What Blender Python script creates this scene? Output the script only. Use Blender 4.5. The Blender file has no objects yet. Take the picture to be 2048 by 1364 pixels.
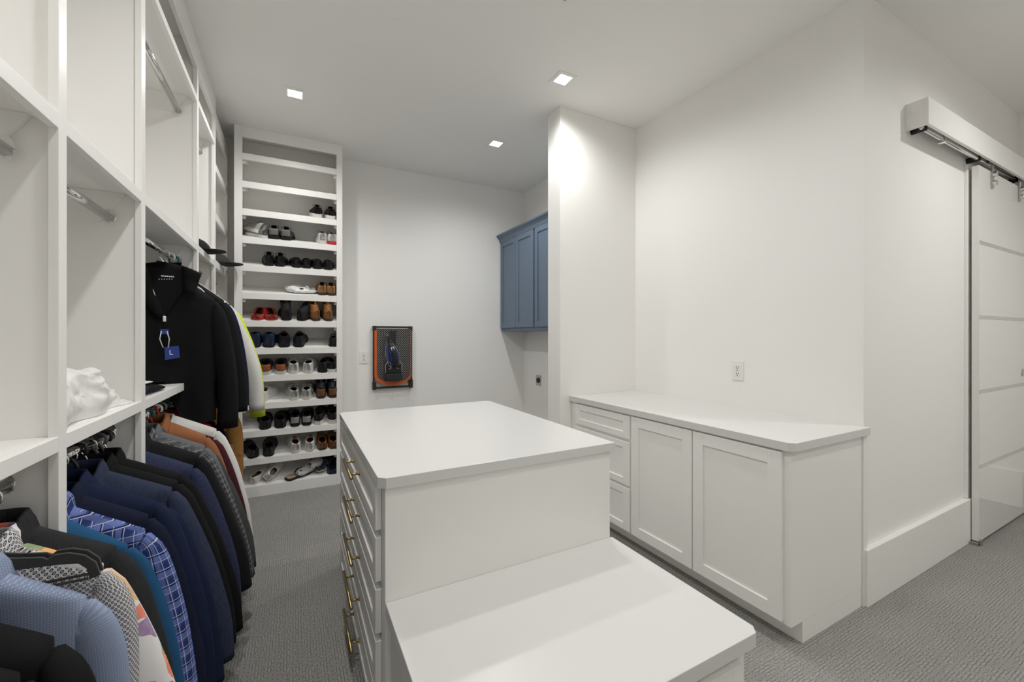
import bpy, math, random
from mathutils import Vector, Matrix, noise
PI = math.pi
C = bpy.context.scene.collection
S = bpy.context.scene
R = math.radians

# ------------------------------------------------------------------ camera, world, exposure
cam_d = bpy.data.cameras.new('camera')
cam_d.sensor_width = 36.0
cam_d.lens = 826.19 / 2048 * 36.0
cam_d.shift_y = -9.85 / 2048
cam_d.clip_start = 0.02
cam = bpy.data.objects.new('camera', cam_d)
cam.location = (0, 0, 1.38)
cam.rotation_euler = (R(90), 0, R(-27.83))
C.objects.link(cam)
S.camera = cam
w = bpy.data.worlds.new('world')
w.use_nodes = True
w.node_tree.nodes['Background'].inputs[0].default_value = (0.8, 0.8, 0.78, 1)
w.node_tree.nodes['Background'].inputs[1].default_value = 0.05
S.world = w
vs = S.view_settings
vs.view_transform = 'Standard'; vs.look = 'None'; vs.gamma = 1.0; vs.use_curve_mapping = False
vs.exposure = 0.10
S.cycles.max_bounces = 16
S.cycles.diffuse_bounces = 10
S.cycles.sample_clamp_indirect = 6.0
LAMP = (1.0, 0.990, 0.970)
# ceiling downlights: x, y, watts  (first four in view or at its edge, the rest unseen)
DOWNLIGHTS = [(0.007, 3.43, 42), (1.65, 2.369, 43), (1.654, 3.45, 37), (0.01, 2.37, 15),
              (0.04, 1.24, 46), (1.65, 1.25, 12), (0.05, 0.22, 13), (1.65, 0.12, 24),  # from the fifth on: unseen, carrying on the ceiling grid
              (3.6, 0.10, 50), (0.3, -1.0, 12), (2.2, -1.0, 30), (4.2, -1.0, 36)]  # unseen, added beside and behind the camera as fill light
H = 3.162

# ------------------------------------------------------------------ helpers
class M:
    """collects polygons, then becomes one mesh object"""
    def __init__(s): s.v = []; s.f = []; s.uv = {}; s.mi = []
    def box(s, x0, y0, z0, x1, y1, z1):
        b = len(s.v)
        s.v += [(x0,y0,z0),(x1,y0,z0),(x1,y1,z0),(x0,y1,z0),(x0,y0,z1),(x1,y0,z1),(x1,y1,z1),(x0,y1,z1)]
        s.f += [tuple(b+i for i in q) for q in ((0,3,2,1),(4,5,6,7),(0,1,5,4),(1,2,6,5),(2,3,7,6),(3,0,4,7))]
        return s
    def prism(s, pts, lo, hi, ax=2):
        """polygon (2D list) extruded along axis ax; 2D coords are the other two axes in order"""
        n = len(pts); b = len(s.v)
        for t in (lo, hi):
            for p in pts:
                q = list(p); q.insert(ax, t); s.v.append(tuple(q))
        s.f.append(tuple(range(b+n-1, b-1, -1))); s.f.append(tuple(range(b+n, b+2*n)))
        for i in range(n):
            j = (i+1) % n
            s.f.append((b+i, b+j, b+n+j, b+n+i))
        return s
    def rings(s, rr, close=True, cap0=False, cap1=False, uvs=None):
        """rr: list of rings (equal point counts)"""
        n = len(rr[0]); b = len(s.v)
        for r in rr: s.v += [tuple(p) for p in r]
        m = n if close else n-1
        for k in range(len(rr)-1):
            for i in range(m):
                j = (i+1) % n
                f = (b+k*n+i, b+k*n+j, b+(k+1)*n+j, b+(k+1)*n+i)
                if uvs:
                    u0, u1 = uvs[k], uvs[k+1]
                    s.uv[len(s.f)] = [u0[i], u0[i+1], u1[i+1], u1[i]]
                s.f.append(f)
        if cap0: s.f.append(tuple(b+i for i in range(n-1, -1, -1)))
        if cap1: s.f.append(tuple(b+(len(rr)-1)*n+i for i in range(n)))
        return s
    def tube(s, path, r, n=8, cap=True, closed=False):
        P = [Vector(p) for p in path]; rr = []
        up = Vector((0.13, 0.21, 0.97)); prev = None
        for i, p in enumerate(P):
            if closed: t = P[(i+1) % len(P)] - P[i-1]
            else: t = P[min(i+1, len(P)-1)] - P[max(i-1, 0)]
            t.normalize()
            if prev is None:
                a = t.cross(up)
                if a.length < 0.05: a = t.cross(Vector((1, 0, 0)))
            else:
                a = prev - t*prev.dot(t)
                if a.length < 1e-4: a = t.cross(up)
            a.normalize(); bb = t.cross(a); prev = a
            ri = r[i] if isinstance(r, (list, tuple)) else r
            rr.append([p + (a*math.cos(2*PI*k/n) + bb*math.sin(2*PI*k/n))*ri for k in range(n)])
        if closed: rr.append(rr[0])
        return s.rings(rr, True, cap and not closed, cap and not closed)
    def disc(s, c, r, ax, h, n=20):
        pts = [(math.cos(2*PI*i/n)*r, math.sin(2*PI*i/n)*r) for i in range(n)]
        o = [c[i] for i in range(3) if i != ax]
        return s.prism([(p[0]+o[0], p[1]+o[1]) for p in pts], c[ax], c[ax]+h, ax)
    def grid(s, fn, nu, nv):
        b = len(s.v)
        for j in range(nv+1):
            for i in range(nu+1): s.v.append(tuple(fn(i/nu, j/nv)))
        for j in range(nv):
            for i in range(nu):
                a = b+j*(nu+1)+i
                s.uv[len(s.f)] = [(i/nu, j/nv), ((i+1)/nu, j/nv), ((i+1)/nu, (j+1)/nv), (i/nu, (j+1)/nv)]
                s.f.append((a, a+1, a+nu+2, a+nu+1))
        return s

ORG = {}
def link(o, parent=None):
    C.objects.link(o)
    if parent is not None: o.parent = parent
    return o
def tag(o, label=None, cat=None, group=None, kind=None):
    if label: o['label'] = label
    if cat: o['category'] = cat
    if group: o['group'] = group
    if kind: o['kind'] = kind
    return o
def thing(name, label, cat, loc=(0,0,0), rz=0.0, group=None, local=False):
    o = bpy.data.objects.new(name, None)
    o.empty_display_size = 0.05
    o.location = loc; o.rotation_euler = (0, 0, rz)
    ORG[o.name] = Vector((0,0,0)) if local else Vector(loc)
    return tag(link(o), label, cat, group)
def part(name, m, mat, parent=None, bev=0.0, smooth=False, sub=0, org=None, solid=0.0):
    if org is None: org = ORG.get(parent.name, Vector((0,0,0))) if parent is not None else Vector((0,0,0))
    me = bpy.data.meshes.new(name)
    me.from_pydata([(x-org[0], y-org[1], z-org[2]) for x, y, z in m.v], [], m.f)
    if m.uv:
        ul = me.uv_layers.new(name='UVMap')
        for p in me.polygons:
            uv = m.uv.get(p.index)
            if uv:
                for li, q in zip(p.loop_indices, uv): ul.data[li].uv = q
    me.materials.append(mat)
    if smooth: me.polygons.foreach_set('use_smooth', [True]*len(me.polygons))
    me.update()
    o = bpy.data.objects.new(name, me)
    link(o, parent)
    ORG[o.name] = Vector(org)
    if solid:
        d = o.modifiers.new('solid', 'SOLIDIFY'); d.thickness = solid; d.offset = 0
    if bev:
        d = o.modifiers.new('bevel', 'BEVEL'); d.width = bev; d.segments = 2; d.limit_method = 'ANGLE'
    if sub:
        d = o.modifiers.new('sub', 'SUBSURF'); d.levels = sub; d.render_levels = sub
    return o
def struct(name, m, mat, bev=0.0):
    return tag(part(name, m, mat, None, bev), kind='structure')
def top(name, m, mat, label, cat, group=None, bev=0.0, smooth=False, sub=0, solid=0.0):
    return tag(part(name, m, mat, None, bev, smooth, sub, None, solid), label, cat, group)

# ------------------------------------------------------------------ materials
def mat(name, col, rough=0.5, metal=0.0, bump=None, var=None, spec=None, sheen=0.0, coat=0.0, emit=None):
    m = bpy.data.materials.new(name); m.use_nodes = True
    nt = m.node_tree; N = nt.nodes; L = nt.links; b = N['Principled BSDF']
    b.inputs['Base Color'].default_value = (*col, 1)
    b.inputs['Roughness'].default_value = rough
    b.inputs['Metallic'].default_value = metal
    if spec is not None: b.inputs['Specular IOR Level'].default_value = spec
    if sheen:
        b.inputs['Sheen Weight'].default_value = sheen; b.inputs['Sheen Roughness'].default_value = 0.5
    if coat: b.inputs['Coat Weight'].default_value = coat
    if emit:
        b.inputs['Emission Color'].default_value = (*emit[0], 1); b.inputs['Emission Strength'].default_value = emit[1]
    tc = N.new('ShaderNodeTexCoord')
    if var:      # (scale, amount): slight colour mottling
        nz = N.new('ShaderNodeTexNoise'); nz.inputs['Scale'].default_value = var[0]; nz.inputs['Detail'].default_value = 5
        L.new(tc.outputs['Object'], nz.inputs['Vector'])
        mx = N.new('ShaderNodeMix'); mx.data_type = 'RGBA'
        mx.inputs[6].default_value = (*[c*(1-var[1]) for c in col], 1)
        mx.inputs[7].default_value = (*[min(1, c*(1+var[1])) for c in col], 1)
        L.new(nz.outputs['Fac'], mx.inputs[0]); L.new(mx.outputs[2], b.inputs['Base Color'])
    if bump:     # (scale, strength)
        nz = N.new('ShaderNodeTexNoise'); nz.inputs['Scale'].default_value = bump[0]; nz.inputs['Detail'].default_value = 3
        L.new(tc.outputs['Object'], nz.inputs['Vector'])
        bp = N.new('ShaderNodeBump'); bp.inputs['Strength'].default_value = bump[1]; bp.inputs['Distance'].default_value = 0.002
        L.new(nz.outputs['Fac'], bp.inputs['Height']); L.new(bp.outputs['Normal'], b.inputs['Normal'])
    return m
WALL = mat('wall_paint', (0.865, 0.857, 0.838), 0.55, bump=(180, 0.12))
CEIL = mat('ceiling_paint', (0.87, 0.862, 0.842), 0.7, bump=(120, 0.1))
WHITE = mat('cabinet_paint', (0.855, 0.846, 0.825), 0.38, bump=(60, 0.04))
TOPW = mat('worktop_white', (0.67, 0.665, 0.65), 0.30, bump=(20, 0.02))
BLUE = mat('blue_paint', (0.125, 0.175, 0.25), 0.42, bump=(60, 0.05))
CHROME = mat('chrome', (0.80, 0.80, 0.79), 0.10, 1.0)
STEEL = mat('brushed_steel', (0.50, 0.50, 0.48), 0.3, 1.0, bump=(300, 0.05))
BRASS = mat('aged_brass', (0.48, 0.36, 0.18), 0.3, 1.0)
BLACK = mat('black_plastic', (0.012, 0.012, 0.013), 0.45)
PLATE = mat('white_plastic', (0.82, 0.81, 0.79), 0.3)
DARK = mat('dark_slot', (0.01, 0.01, 0.01), 0.6)
LENS = mat('lamp_lens', (1, 1, 1), 0.4, emit=((1.0, 0.98, 0.95), 9.0))
STRIP = mat('bright_metal_strip', (0.72, 0.72, 0.70), 0.22, 1.0)
GLOSS = mat('door_glass_white', (0.80, 0.79, 0.77), 0.06, coat=0.5)
def carpet_mat():
    m = bpy.data.materials.new('loop_carpet'); m.use_nodes = True
    nt = m.node_tree; N = nt.nodes; L = nt.links; b = N['Principled BSDF']
    b.inputs['Roughness'].default_value = 0.95; b.inputs['Specular IOR Level'].default_value = 0.1
    tc = N.new('ShaderNodeTexCoord'); mp = N.new('ShaderNodeMapping')
    L.new(tc.outputs['Object'], mp.inputs[0])
    nzw = N.new('ShaderNodeTexNoise'); nzw.inputs['Scale'].default_value = 60; L.new(mp.outputs[0], nzw.inputs['Vector'])
    wv = N.new('ShaderNodeVectorMath'); wv.operation = 'SCALE'; wv.inputs['Scale'].default_value = 0.008
    L.new(nzw.outputs['Color'], wv.inputs[0])
    ad = N.new('ShaderNodeVectorMath'); L.new(mp.outputs[0], ad.inputs[0]); L.new(wv.outputs[0], ad.inputs[1])
    def brick(rot, wd, ht):
        mm = N.new('ShaderNodeMapping'); mm.inputs['Rotation'].default_value = (0, 0, rot); L.new(ad.outputs[0], mm.inputs[0])
        k = N.new('ShaderNodeTexBrick'); k.inputs['Scale'].default_value = 1; k.inputs['Mortar Size'].default_value = 0.0022
        k.inputs['Mortar Smooth'].default_value = 0.6; k.inputs['Brick Width'].default_value = wd; k.inputs['Row Height'].default_value = ht
        k.inputs['Color1'].default_value = (0.7,0.7,0.7,1); k.inputs['Color2'].default_value = (1,1,1,1); k.inputs['Mortar'].default_value = (0,0,0,1)
        L.new(mm.outputs[0], k.inputs['Vector']); return k
    k1 = brick(0, 0.036, 0.0115); k2 = brick(PI/2, 0.036, 0.0115)
    ch = N.new('ShaderNodeTexChecker'); ch.inputs['Scale'].default_value = 9.0; L.new(ad.outputs[0], ch.inputs['Vector'])
    nz3 = N.new('ShaderNodeTexNoise'); nz3.inputs['Scale'].default_value = 20; L.new(tc.outputs['Object'], nz3.inputs['Vector'])
    gt = N.new('ShaderNodeMath'); gt.operation = 'GREATER_THAN'; gt.inputs[1].default_value = 0.5; L.new(nz3.outputs['Fac'], gt.inputs[0])
    mx = N.new('ShaderNodeMix'); mx.data_type = 'RGBA'
    L.new(gt.outputs[0], mx.inputs[0]); L.new(k1.outputs['Color'], mx.inputs[6]); L.new(k2.outputs['Color'], mx.inputs[7])
    nz = N.new('ShaderNodeTexNoise'); nz.inputs['Scale'].default_value = 420; nz.inputs['Detail'].default_value = 4
    L.new(tc.outputs['Object'], nz.inputs['Vector'])
    hm = N.new('ShaderNodeMath'); hm.operation = 'MULTIPLY_ADD'; hm.inputs[1].default_value = 0.9
    L.new(mx.outputs[2], hm.inputs[0]); L.new(nz.outputs['Fac'], hm.inputs[2])
    bp = N.new('ShaderNodeBump'); bp.inputs['Strength'].default_value = 0.7; bp.inputs['Distance'].default_value = 0.004
    L.new(hm.outputs[0], bp.inputs['Height']); L.new(bp.outputs['Normal'], b.inputs['Normal'])
    cr = N.new('ShaderNodeValToRGB'); L.new(hm.outputs[0], cr.inputs[0])
    cr.color_ramp.elements[0].position = 0.35; cr.color_ramp.elements[0].color = (0.20, 0.196, 0.185, 1)
    cr.color_ramp.elements[1].position = 1.3 if False else 1.0; cr.color_ramp.elements[1].color = (0.43, 0.422, 0.40, 1)
    nl = N.new('ShaderNodeTexNoise'); nl.inputs['Scale'].default_value = 1.7; L.new(tc.outputs['Object'], nl.inputs['Vector'])
    mm = N.new('ShaderNodeMix'); mm.data_type = 'RGBA'; mm.blend_type = 'MULTIPLY'; mm.inputs[0].default_value = 0.25
    L.new(cr.outputs[0], mm.inputs[6]); L.new(nl.outputs['Fac'], mm.inputs[7]); L.new(mm.outputs[2], b.inputs['Base Color'])
    return m
CARPET = carpet_mat()

# ------------------------------------------------------------------ room shell
XL, XBK = -0.5166, -0.92
XR, YC, YW1, YW0, XW, XB, YB, XE = 2.6032, 1.0393, 2.6504, 2.8273, 1.8211, 2.5345, 4.4834, 5.1784
struct('floor', M().box(-1.05, -2, -0.1, 5.3, 4.62, 0), CARPET)
struct('ceiling', M().box(-1.05, -2, H, 5.3, 4.62, H+0.1), CEIL)
struct('wall_left', M().box(-1.05, -1.88, 0, XBK, 4.62, H), WALL)
struct('wall_back', M().box(XBK, YB, 0, XB, 4.62, H), WALL)
struct('wall_alcove', M().box(XB, YW0, 0, 2.68, 4.62, H), WALL)
struct('wall_wing', M().box(XW, YW1, 0, 2.75, YW0, H), WALL, 0.004)
struct('wall_right', M().box(XR, YC, 0, 2.7499, YW1, H), WALL)
struct('wall_door', M().box(2.75, YC, 0, 5.3, 1.17, H), WALL)
struct('wall_far', M().box(XE, -1.88, 0, 5.3, YC, H), WALL)
struct('wall_rear', M().box(-1.05, -2, 0, 5.3, -1.88, H), WALL)
struct('baseboard_right', M().box(2.574, 1.0107, 0, 4.09, YC, 0.29), WHITE, 0.003)
struct('baseboard_back', M().box(0.42, YB-0.018, 0, XB, YB, 0.29), WHITE, 0.003)
struct('baseboard_alcove', M().box(XB-0.018, YW0, 0, XB, YB-0.02, 0.29), WHITE, 0.003)
struct('baseboard_far', M().box(XE-0.018, -1.88, 0, XE, 0.93, 0.29), WHITE, 0.003)
struct('trim_1', M().box(3.99, YC-0.018, 0.292, 4.10, YC, 2.53), WHITE, 0.002)

# ------------------------------------------------------------------ downlights
def downlight(x, y, watts, label, group=None):
    t = thing('ceiling_light', label, 'ceiling light', (x, y, H), 0, group)
    f = M(); o, i = 0.073, 0.047
    f.box(x-o, y-o, H-0.005, x+o, y-i, H); f.box(x-o, y+i, H-0.005, x+o, y+o, H)
    f.box(x-o, y-i, H-0.005, x-i, y+i, H); f.box(x+i, y-i, H-0.005, x+o, y+i, H)
    part('trim_frame', f, CEIL, t, 0.001)
    part('lens', M().box(x-i, y-i, H-0.003, x+i, y+i, H-0.0005), LENS, t)
    d = bpy.data.lights.new('downlight_lamp', 'SPOT'); d.energy = watts*LPOW; d.color = LAMP
    d.spot_size = R(165); d.spot_blend = 0.8; d.shadow_soft_size = 0.045
    lo = bpy.data.objects.new('downlight_lamp', d); lo.location = (0, 0, -0.02); link(lo, t)
LPOW = 1.0
LBL = ['square ceiling downlight in front of the shoe shelves', 'square ceiling downlight nearest the white wall end, beside the column',
       'square ceiling downlight at the far right, before the blue cabinet', 'square ceiling downlight at the top edge, above the hanging clothes']
for i, (x, y, p) in enumerate(DOWNLIGHTS):
    if i < 4: downlight(x, y, p, LBL[i])
    else: downlight(x, y, p, 'unseen square ceiling downlight above or behind the camera, placed to light the room', 'downlights outside the picture')

# ceiling grille and its panel
t = thing('ceiling_grille', 'white framed air grille with dark louvres at the top edge of the ceiling', 'vent', (1.0, 1.5, H))
part('flange_panel', M().box(0.55, 1.05, H-0.004, 1.413, 1.887, H), CEIL, t, 0.002)
fr = M(); fr.box(0.68, 1.80, H-0.012, 1.294, 1.824, H-0.004); fr.box(0.68, 1.12, H-0.012, 1.294, 1.145, H-0.004)
fr.box(0.68, 1.145, H-0.012, 0.705, 1.80, H-0.004); fr.box(1.268, 1.145, H-0.012, 1.294, 1.80, H-0.004)
part('grille_frame', fr, CEIL, t, 0.001)
part('duct_backing', M().box(0.705, 1.145, H-0.0055, 1.268, 1.80, H-0.0041), DARK, t)
for k in range(20):
    y = 1.16 + k*0.0325
    part('louvre', M().prism([(y, H-0.0055), (y+0.004, H-0.0055), (y+0.016, H-0.0115), (y+0.012, H-0.0115)], 0.706, 1.267, 0), STEEL, t)
top('sprinkler_cover', M().disc((0.508, 2.373, H-0.003), 0.022, 2, 0.003), CEIL, 'small flat round cover disc on the plain ceiling', 'cover')

# ------------------------------------------------------------------ shaker fronts
def shaker(name, parent, mt, along, face, thick, a0, a1, z0, z1, rail=0.055, rec=0.008, srail=None):
    """front facing -X (along='y') or -Y (along='x'); face = coordinate of the outer face"""
    f = M(); s = srail or rail
    def bx(m, a, b, zz0, zz1, d0, d1):
        if along == 'y': m.box(d0, a, zz0, d1, b, zz1)
        else: m.box(a, d0, zz0, b, d1, zz1)
    d0, d1 = face, face+thick
    bx(f, a0, a0+s, z0, z1, d0, d1); bx(f, a1-s, a1, z0, z1, d0, d1)
    bx(f, a0+s, a1-s, z0, z0+rail, d0, d1); bx(f, a0+s, a1-s, z1-rail, z1, d0, d1)
    o = part(name, f, mt, parent, 0.0015)
    p = M(); bx(p, a0+s-0.003, a1-s+0.003, z0+rail-0.003, z1-rail+0.003, d0+rec, d1-0.002)
    part('inset_panel', p, mt, o)
    return o
def chamfer_slab(x0, y0, x1, y1, z0, z1, c, corners):
    """plan rectangle with clipped corners; corners subset of 'ab cd': a=(x0,y0) b=(x1,y0) c=(x1,y1) d=(x0,y1)"""
    p = []
    p += [(x0, y0+c), (x0+c, y0)] if 'a' in corners else [(x0, y0)]
    p += [(x1-c, y0), (x1, y0+c)] if 'b' in corners else [(x1, y0)]
    p += [(x1, y1-c), (x1-c, y1)] if 'c' in corners else [(x1, y1)]
    p += [(x0+c, y1), (x0, y1-c)] if 'd' in corners else [(x0, y1)]
    return M().prism(p, z0, z1)

# ------------------------------------------------------------------ island
IX0, IX1, IY0, IY1 = 0.267, 1.230, 1.407, 2.700
t = thing('island_cabinet', 'tall white island cabinet with five drawers and brass bar handles', 'cabinet', ((IX0+IX1)/2, 2.05, 0))
part('carcass', M().box(IX0, IY0, 0, IX1, IY1, 0.876), WHITE, t, 0.0015)
for k in range(5):
    z0 = 0.718 - 0.1765*k
    d = shaker('drawer', t, WHITE, 'y', 0.245, 0.021, 1.460, 2.675, z0, z0+0.150, 0.038, 0.008, 0.06)
    hm = M(); zc = z0+0.082
    hm.tube([(0.207, 1.79, zc), (0.207, 2.09, zc)], 0.0065, 12)
    hm.tube([(0.208, 1.845, zc), (0.246, 1.845, zc)], 0.0055, 10); hm.tube([(0.208, 2.035, zc), (0.246, 2.035, zc)], 0.0055, 10)
    hm.tube([(0.240, 1.845, zc), (0.246, 1.845, zc)], 0.009, 10); hm.tube([(0.240, 2.035, zc), (0.246, 2.035, zc)], 0.009, 10)
    tag(part('bar_handle', hm, BRASS, d, 0, True), 'brass bar handle')
top('island_countertop', chamfer_slab(0.244, 1.3905, 1.2455, 2.7197, 0.8765, 0.914, 0.024, 'acd'), TOPW,
    'white slab top with clipped corners on the tall island', 'countertop', None, 0.002)
t = thing('bench_cabinet', 'low white bench cabinet joined to the front of the island', 'bench', (0.75, 1.1, 0))
part('carcass', M().box(0.285, 0.785, 0, 1.215, IY0-0.001, 0.450), WHITE, t, 0.0015)
part('drawer', M(), WHITE, t) if False else shaker('drawer', t, WHITE, 'x', 0.765, 0.020, 0.315, 1.185, 0.225, 0.408, 0.05)
shaker('drawer', t, WHITE, 'x', 0.765, 0.020, 0.315, 1.185, 0.02, 0.21, 0.05)
part('bench_top', chamfer_slab(0.268, 0.750, 1.241, IY0-0.001, 0.4505, 0.4955, 0.022, 'ab'), TOPW, t, 0.002)

# ------------------------------------------------------------------ right base cabinet
CX, CY0, CY1 = 1.930, 1.031, YW1
t = thing('base_cabinet', 'white base cabinet with two doors and three drawers under the long counter', 'cabinet', (2.27, 1.85, 0))
part('carcass', M().box(CX, CY0, 0.097, XR-0.002, CY1-0.002, 0.874), WHITE, t, 0.0015)
part('toe_kick', M().box(2.019, CY0+0.0005, 0, XR-0.002, CY1-0.002, 0.097), WHITE, t)
part('scribe_strip', M().box(XR-0.04, CY0-0.008, 0, XR-0.001, CY0, 0.874), WHITE, t, 0.001)
for z0, z1 in ((0.712, 0.862), (0.410, 0.691), (0.114, 0.392)):
    shaker('drawer', t, WHITE, 'y', 1.911, 0.019, 2.000, 2.585, z0, z1, 0.042, 0.008, 0.06)
shaker('door', t, WHITE, 'y', 1.911, 0.019, 1.530, 1.985, 0.112, 0.865, 0.062)
shaker('door', t, WHITE, 'y', 1.911, 0.019, 1.062, 1.522, 0.112, 0.865, 0.062)
top('wall_countertop', chamfer_slab(1.906, 1.010, 2.6035, YW1-0.001, 0.8745, 0.914, 0.026, 'a'), TOPW,
    'long white counter top along the right wall', 'countertop', None, 0.002)

# ------------------------------------------------------------------ blue wall cabinet
BX, BY1 = 2.222, YB-0.002
t = thing('wall_cabinet', 'blue shaker wall cabinet with flared crown hung in the far corner', 'cabinet', (2.38, 3.7, 1.44))
part('carcass', M().box(BX, 2.90, 1.437, XB-0.001, BY1, 2.52), BLUE, t, 0.001)
for a0, a1 in ((4.092, 4.470), (3.700, 4.086), (3.290, 3.672), (2.915, 3.284)):
    shaker('door', t, BLUE, 'y', BX-0.020, 0.020, a0, a1, 1.475, 2.500, 0.058, 0.009)
cr = [(BX, 2.500), (BX-0.022, 2.500), (BX-0.026, 2.512), (BX-0.034, 2.532), (BX-0.048, 2.553), (BX-0.066, 2.570), (BX-0.070, 2.585), (BX, 2.585)]
part('crown', M().prism([(a, b) for a, b in cr], 2.90, BY1, 1), BLUE, t)

# ------------------------------------------------------------------ outlets
def outlet(face, c, label, wd=0.082, ht=0.128):
    """duplex outlet; face '-x' or '-y'; c = plate centre on the wall"""
    t = thing('wall_outlet', label, 'outlet', c)
    def bx(u0, u1, z0, z1, d0, d1):
        if face == '-x': return (c[0]-d1, c[1]+u0, c[2]+z0, c[0]-d0, c[1]+u1, c[2]+z1)
        return (c[0]+u0, c[1]-d1, c[2]+z0, c[0]+u1, c[1]-d0, c[2]+z1)
    p = part('cover_plate', M().box(*bx(-wd/2, wd/2, -ht/2, ht/2, 0, 0.006)), PLATE, t, 0.002)
    for s in (-0.0215, 0.0215):
        r = part('socket', M().box(*bx(-0.017, 0.017, s-0.0155, s+0.0155, 0.006, 0.0085)), PLATE, t, 0.003)
        sl = M().box(*bx(-0.0085, -0.0055, s-0.001, s+0.009, 0.008, 0.0092)); sl.box(*bx(0.0055, 0.0085, s-0.001, s+0.009, 0.008, 0.0092))
        sl.box(*bx(-0.003, 0.003, s-0.011, s-0.005, 0.008, 0.0092))
        part('slot', sl, DARK, r)
    part('screw', M().box(*bx(-0.003, 0.003, -0.003, 0.003, 0.006, 0.0075)), STEEL, t)
outlet('-x', (XR, 1.722, 1.151), 'white duplex outlet on the bright wall above the counter')
outlet('-y', (0.637, YB, 1.160), 'white duplex outlet beside the wall mounted ironing board')
t = thing('dryer_outlet', 'grey metal outlet with a round black socket below the blue cabinet', 'outlet', (XB, 4.13, 0.862))
part('cover_plate', M().box(XB-0.006, 4.075, 0.800, XB, 4.185, 0.924), STEEL, t, 0.002)
part('socket', M().disc((XB-0.016, 4.13, 0.862), 0.030, 0, 0.011), BLACK, t, 0.001)

# ------------------------------------------------------------------ sliding door, track box
DY0, DY1, DX0, DX1 = 0.972, 1.005, 4.005, 5.05
d = tag(part('door_1', M().box(DX0, DY0, 0.022, DX1, DY1, 0.030), GLOSS), kind='structure')
ph = (2.51-0.030)/5
for k in range(5):
    z0 = 0.030+ph*k
    part('door_panel', M().box(DX0, DY0, z0, DX1, DY1, z0+ph-(0.024 if k < 4 else 0)), GLOSS, d, 0.001)
    if k < 4: part('metal_strip', M().box(DX0, DY0-0.001, z0+ph-0.024, DX1, DY1+0.001, z0+ph), STRIP, d)
part('edge_rail', M().box(DX0-0.005, DY0+0.001, 0.022, DX0-0.0005, DY1+0.001, 2.51), GLOSS, d)
for x in (4.235, 4.84):
    hg = M(); hg.box(x-0.016, 0.962, 2.395, x+0.016, 0.9715, 2.61)
    o = part('hanger_strap', hg, STEEL, d, 0.001)
    for z in (2.425, 2.485): part('clamp_bolt', M().disc((x, 0.944, z), 0.019, 1, 0.018), CHROME, o, 0.001)
    part('roller', M().disc((x, 0.973, 2.609), 0.030, 1, 0.016), BLACK, o, 0.001)
part('pull', M().disc((4.93, DY0-0.003, 1.10), 0.03, 1, 0.003), STEEL, d, 0.001)
top('floor_guide', M().box(3.97, 0.968, 0, 4.03, 1.009, 0.018).box(3.985, 0.958, 0.0, 4.015, 0.966, 0.040), STEEL,
    'small metal floor guide at the bottom corner of the sliding door', 'guide', None, 0.001)
t = thing('door_track_box', 'white box valance over the sliding door track', 'valance', (4.1, 0.99, 2.55))
part('front_board', M().box(3.09, 0.9396, 2.551, XE-0.02, 0.955, 2.700), WHITE, t, 0.001)
part('end_board', M().box(3.09, 0.9552, 2.551, 3.108, YC, 2.700), WHITE, t, 0.001)
part('top_board', M().box(3.1085, 0.9552, 2.682, XE-0.02, YC, 2.6995), WHITE, t)
rl = M().tube([(3.15, 0.990, 2.566), (XE-0.05, 0.990, 2.566)], 0.012, 12)
rail = part('track_rail', rl, CHROME, t, 0, True)
for x in (3.175, 4.04, 4.86): part('standoff', M().tube([(x, 0.976, 2.566), (x, YC, 2.566)], 0.019, 14), BLACK, rail, 0, True)
part('stopper', M().box(3.43, 0.970, 2.538, 3.455, 1.005, 2.59), CHROME, rail, 0.003)
# ------------------------------------------------------------------ left closet shelving
DIV = [(0.38, 0.425), (1.434, 1.475), (2.065, 2.111), (3.092, 3.142), (3.712, 3.765)]     # front stiles
ZL, ZM, ZT = 1.130, 1.936, 2.830          # shelf tops
FD = 0.020                                 # face frame depth
t = thing('closet_shelving', 'white built-in open closet with hanging bays along the left wall', 'closet', (-0.72, 2.1, 0))
for a, b in DIV:
    part('stile', M().box(XL-FD, a, 0, XL, b, 3.0), WHITE, t, 0.0012)
    part('divider', M().box(XBK, a+0.010, 0, XL-FD-0.0005, b-0.010, H-0.001), WHITE, t)
part('fascia', M().box(XL-FD, 0.38, 3.0005, XL, 3.765, H-0.0005), WHITE, t, 0.001)
for k in range(4):
    y0, y1 = DIV[k][1]-0.0095, DIV[k+1][0]+0.0095
    for z, th in ((ZL, 0.038), (ZM, 0.040), (ZT, 0.036)):
        part('shelf', M().box(XBK+0.001, y0, z-0.019, XL-FD-0.0005, y1, z), WHITE, t)
        part('shelf_edge', M().box(XL-FD, DIV[k][1]+0.0003, z-th, XL, DIV[k+1][0]-0.0003, z), WHITE, t, 0.0012)
        for yc0, yc1 in ((y0, y0+0.018), (y1-0.018, y1)):      # cleats with a slanted front end
            part('cleat', M().prism([(XBK+0.001, z-0.0195), (XL-FD-0.030, z-0.0195), (XL-FD-0.105, z-0.135), (XBK+0.001, z-0.135)], yc0, yc1, 1), WHITE, t)
        zr = {ZL: 1.022, ZM: 1.820, ZT: 2.712}[z]
        rd = part('hanging_rod', M().tube([(-0.605, y0+0.019, zr), (-0.605, y1-0.019, zr)], 0.0155, 14), CHROME, t, 0, True)
        for yy in (y0+0.0185, y1-0.0225):
            part('rod_flange', M().prism([(-0.605+0.019*math.cos(q*PI/8), zr+0.006+0.027*math.sin(q*PI/8)) for q in range(16)], yy, yy+0.004, 1), CHROME, rd)

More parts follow.
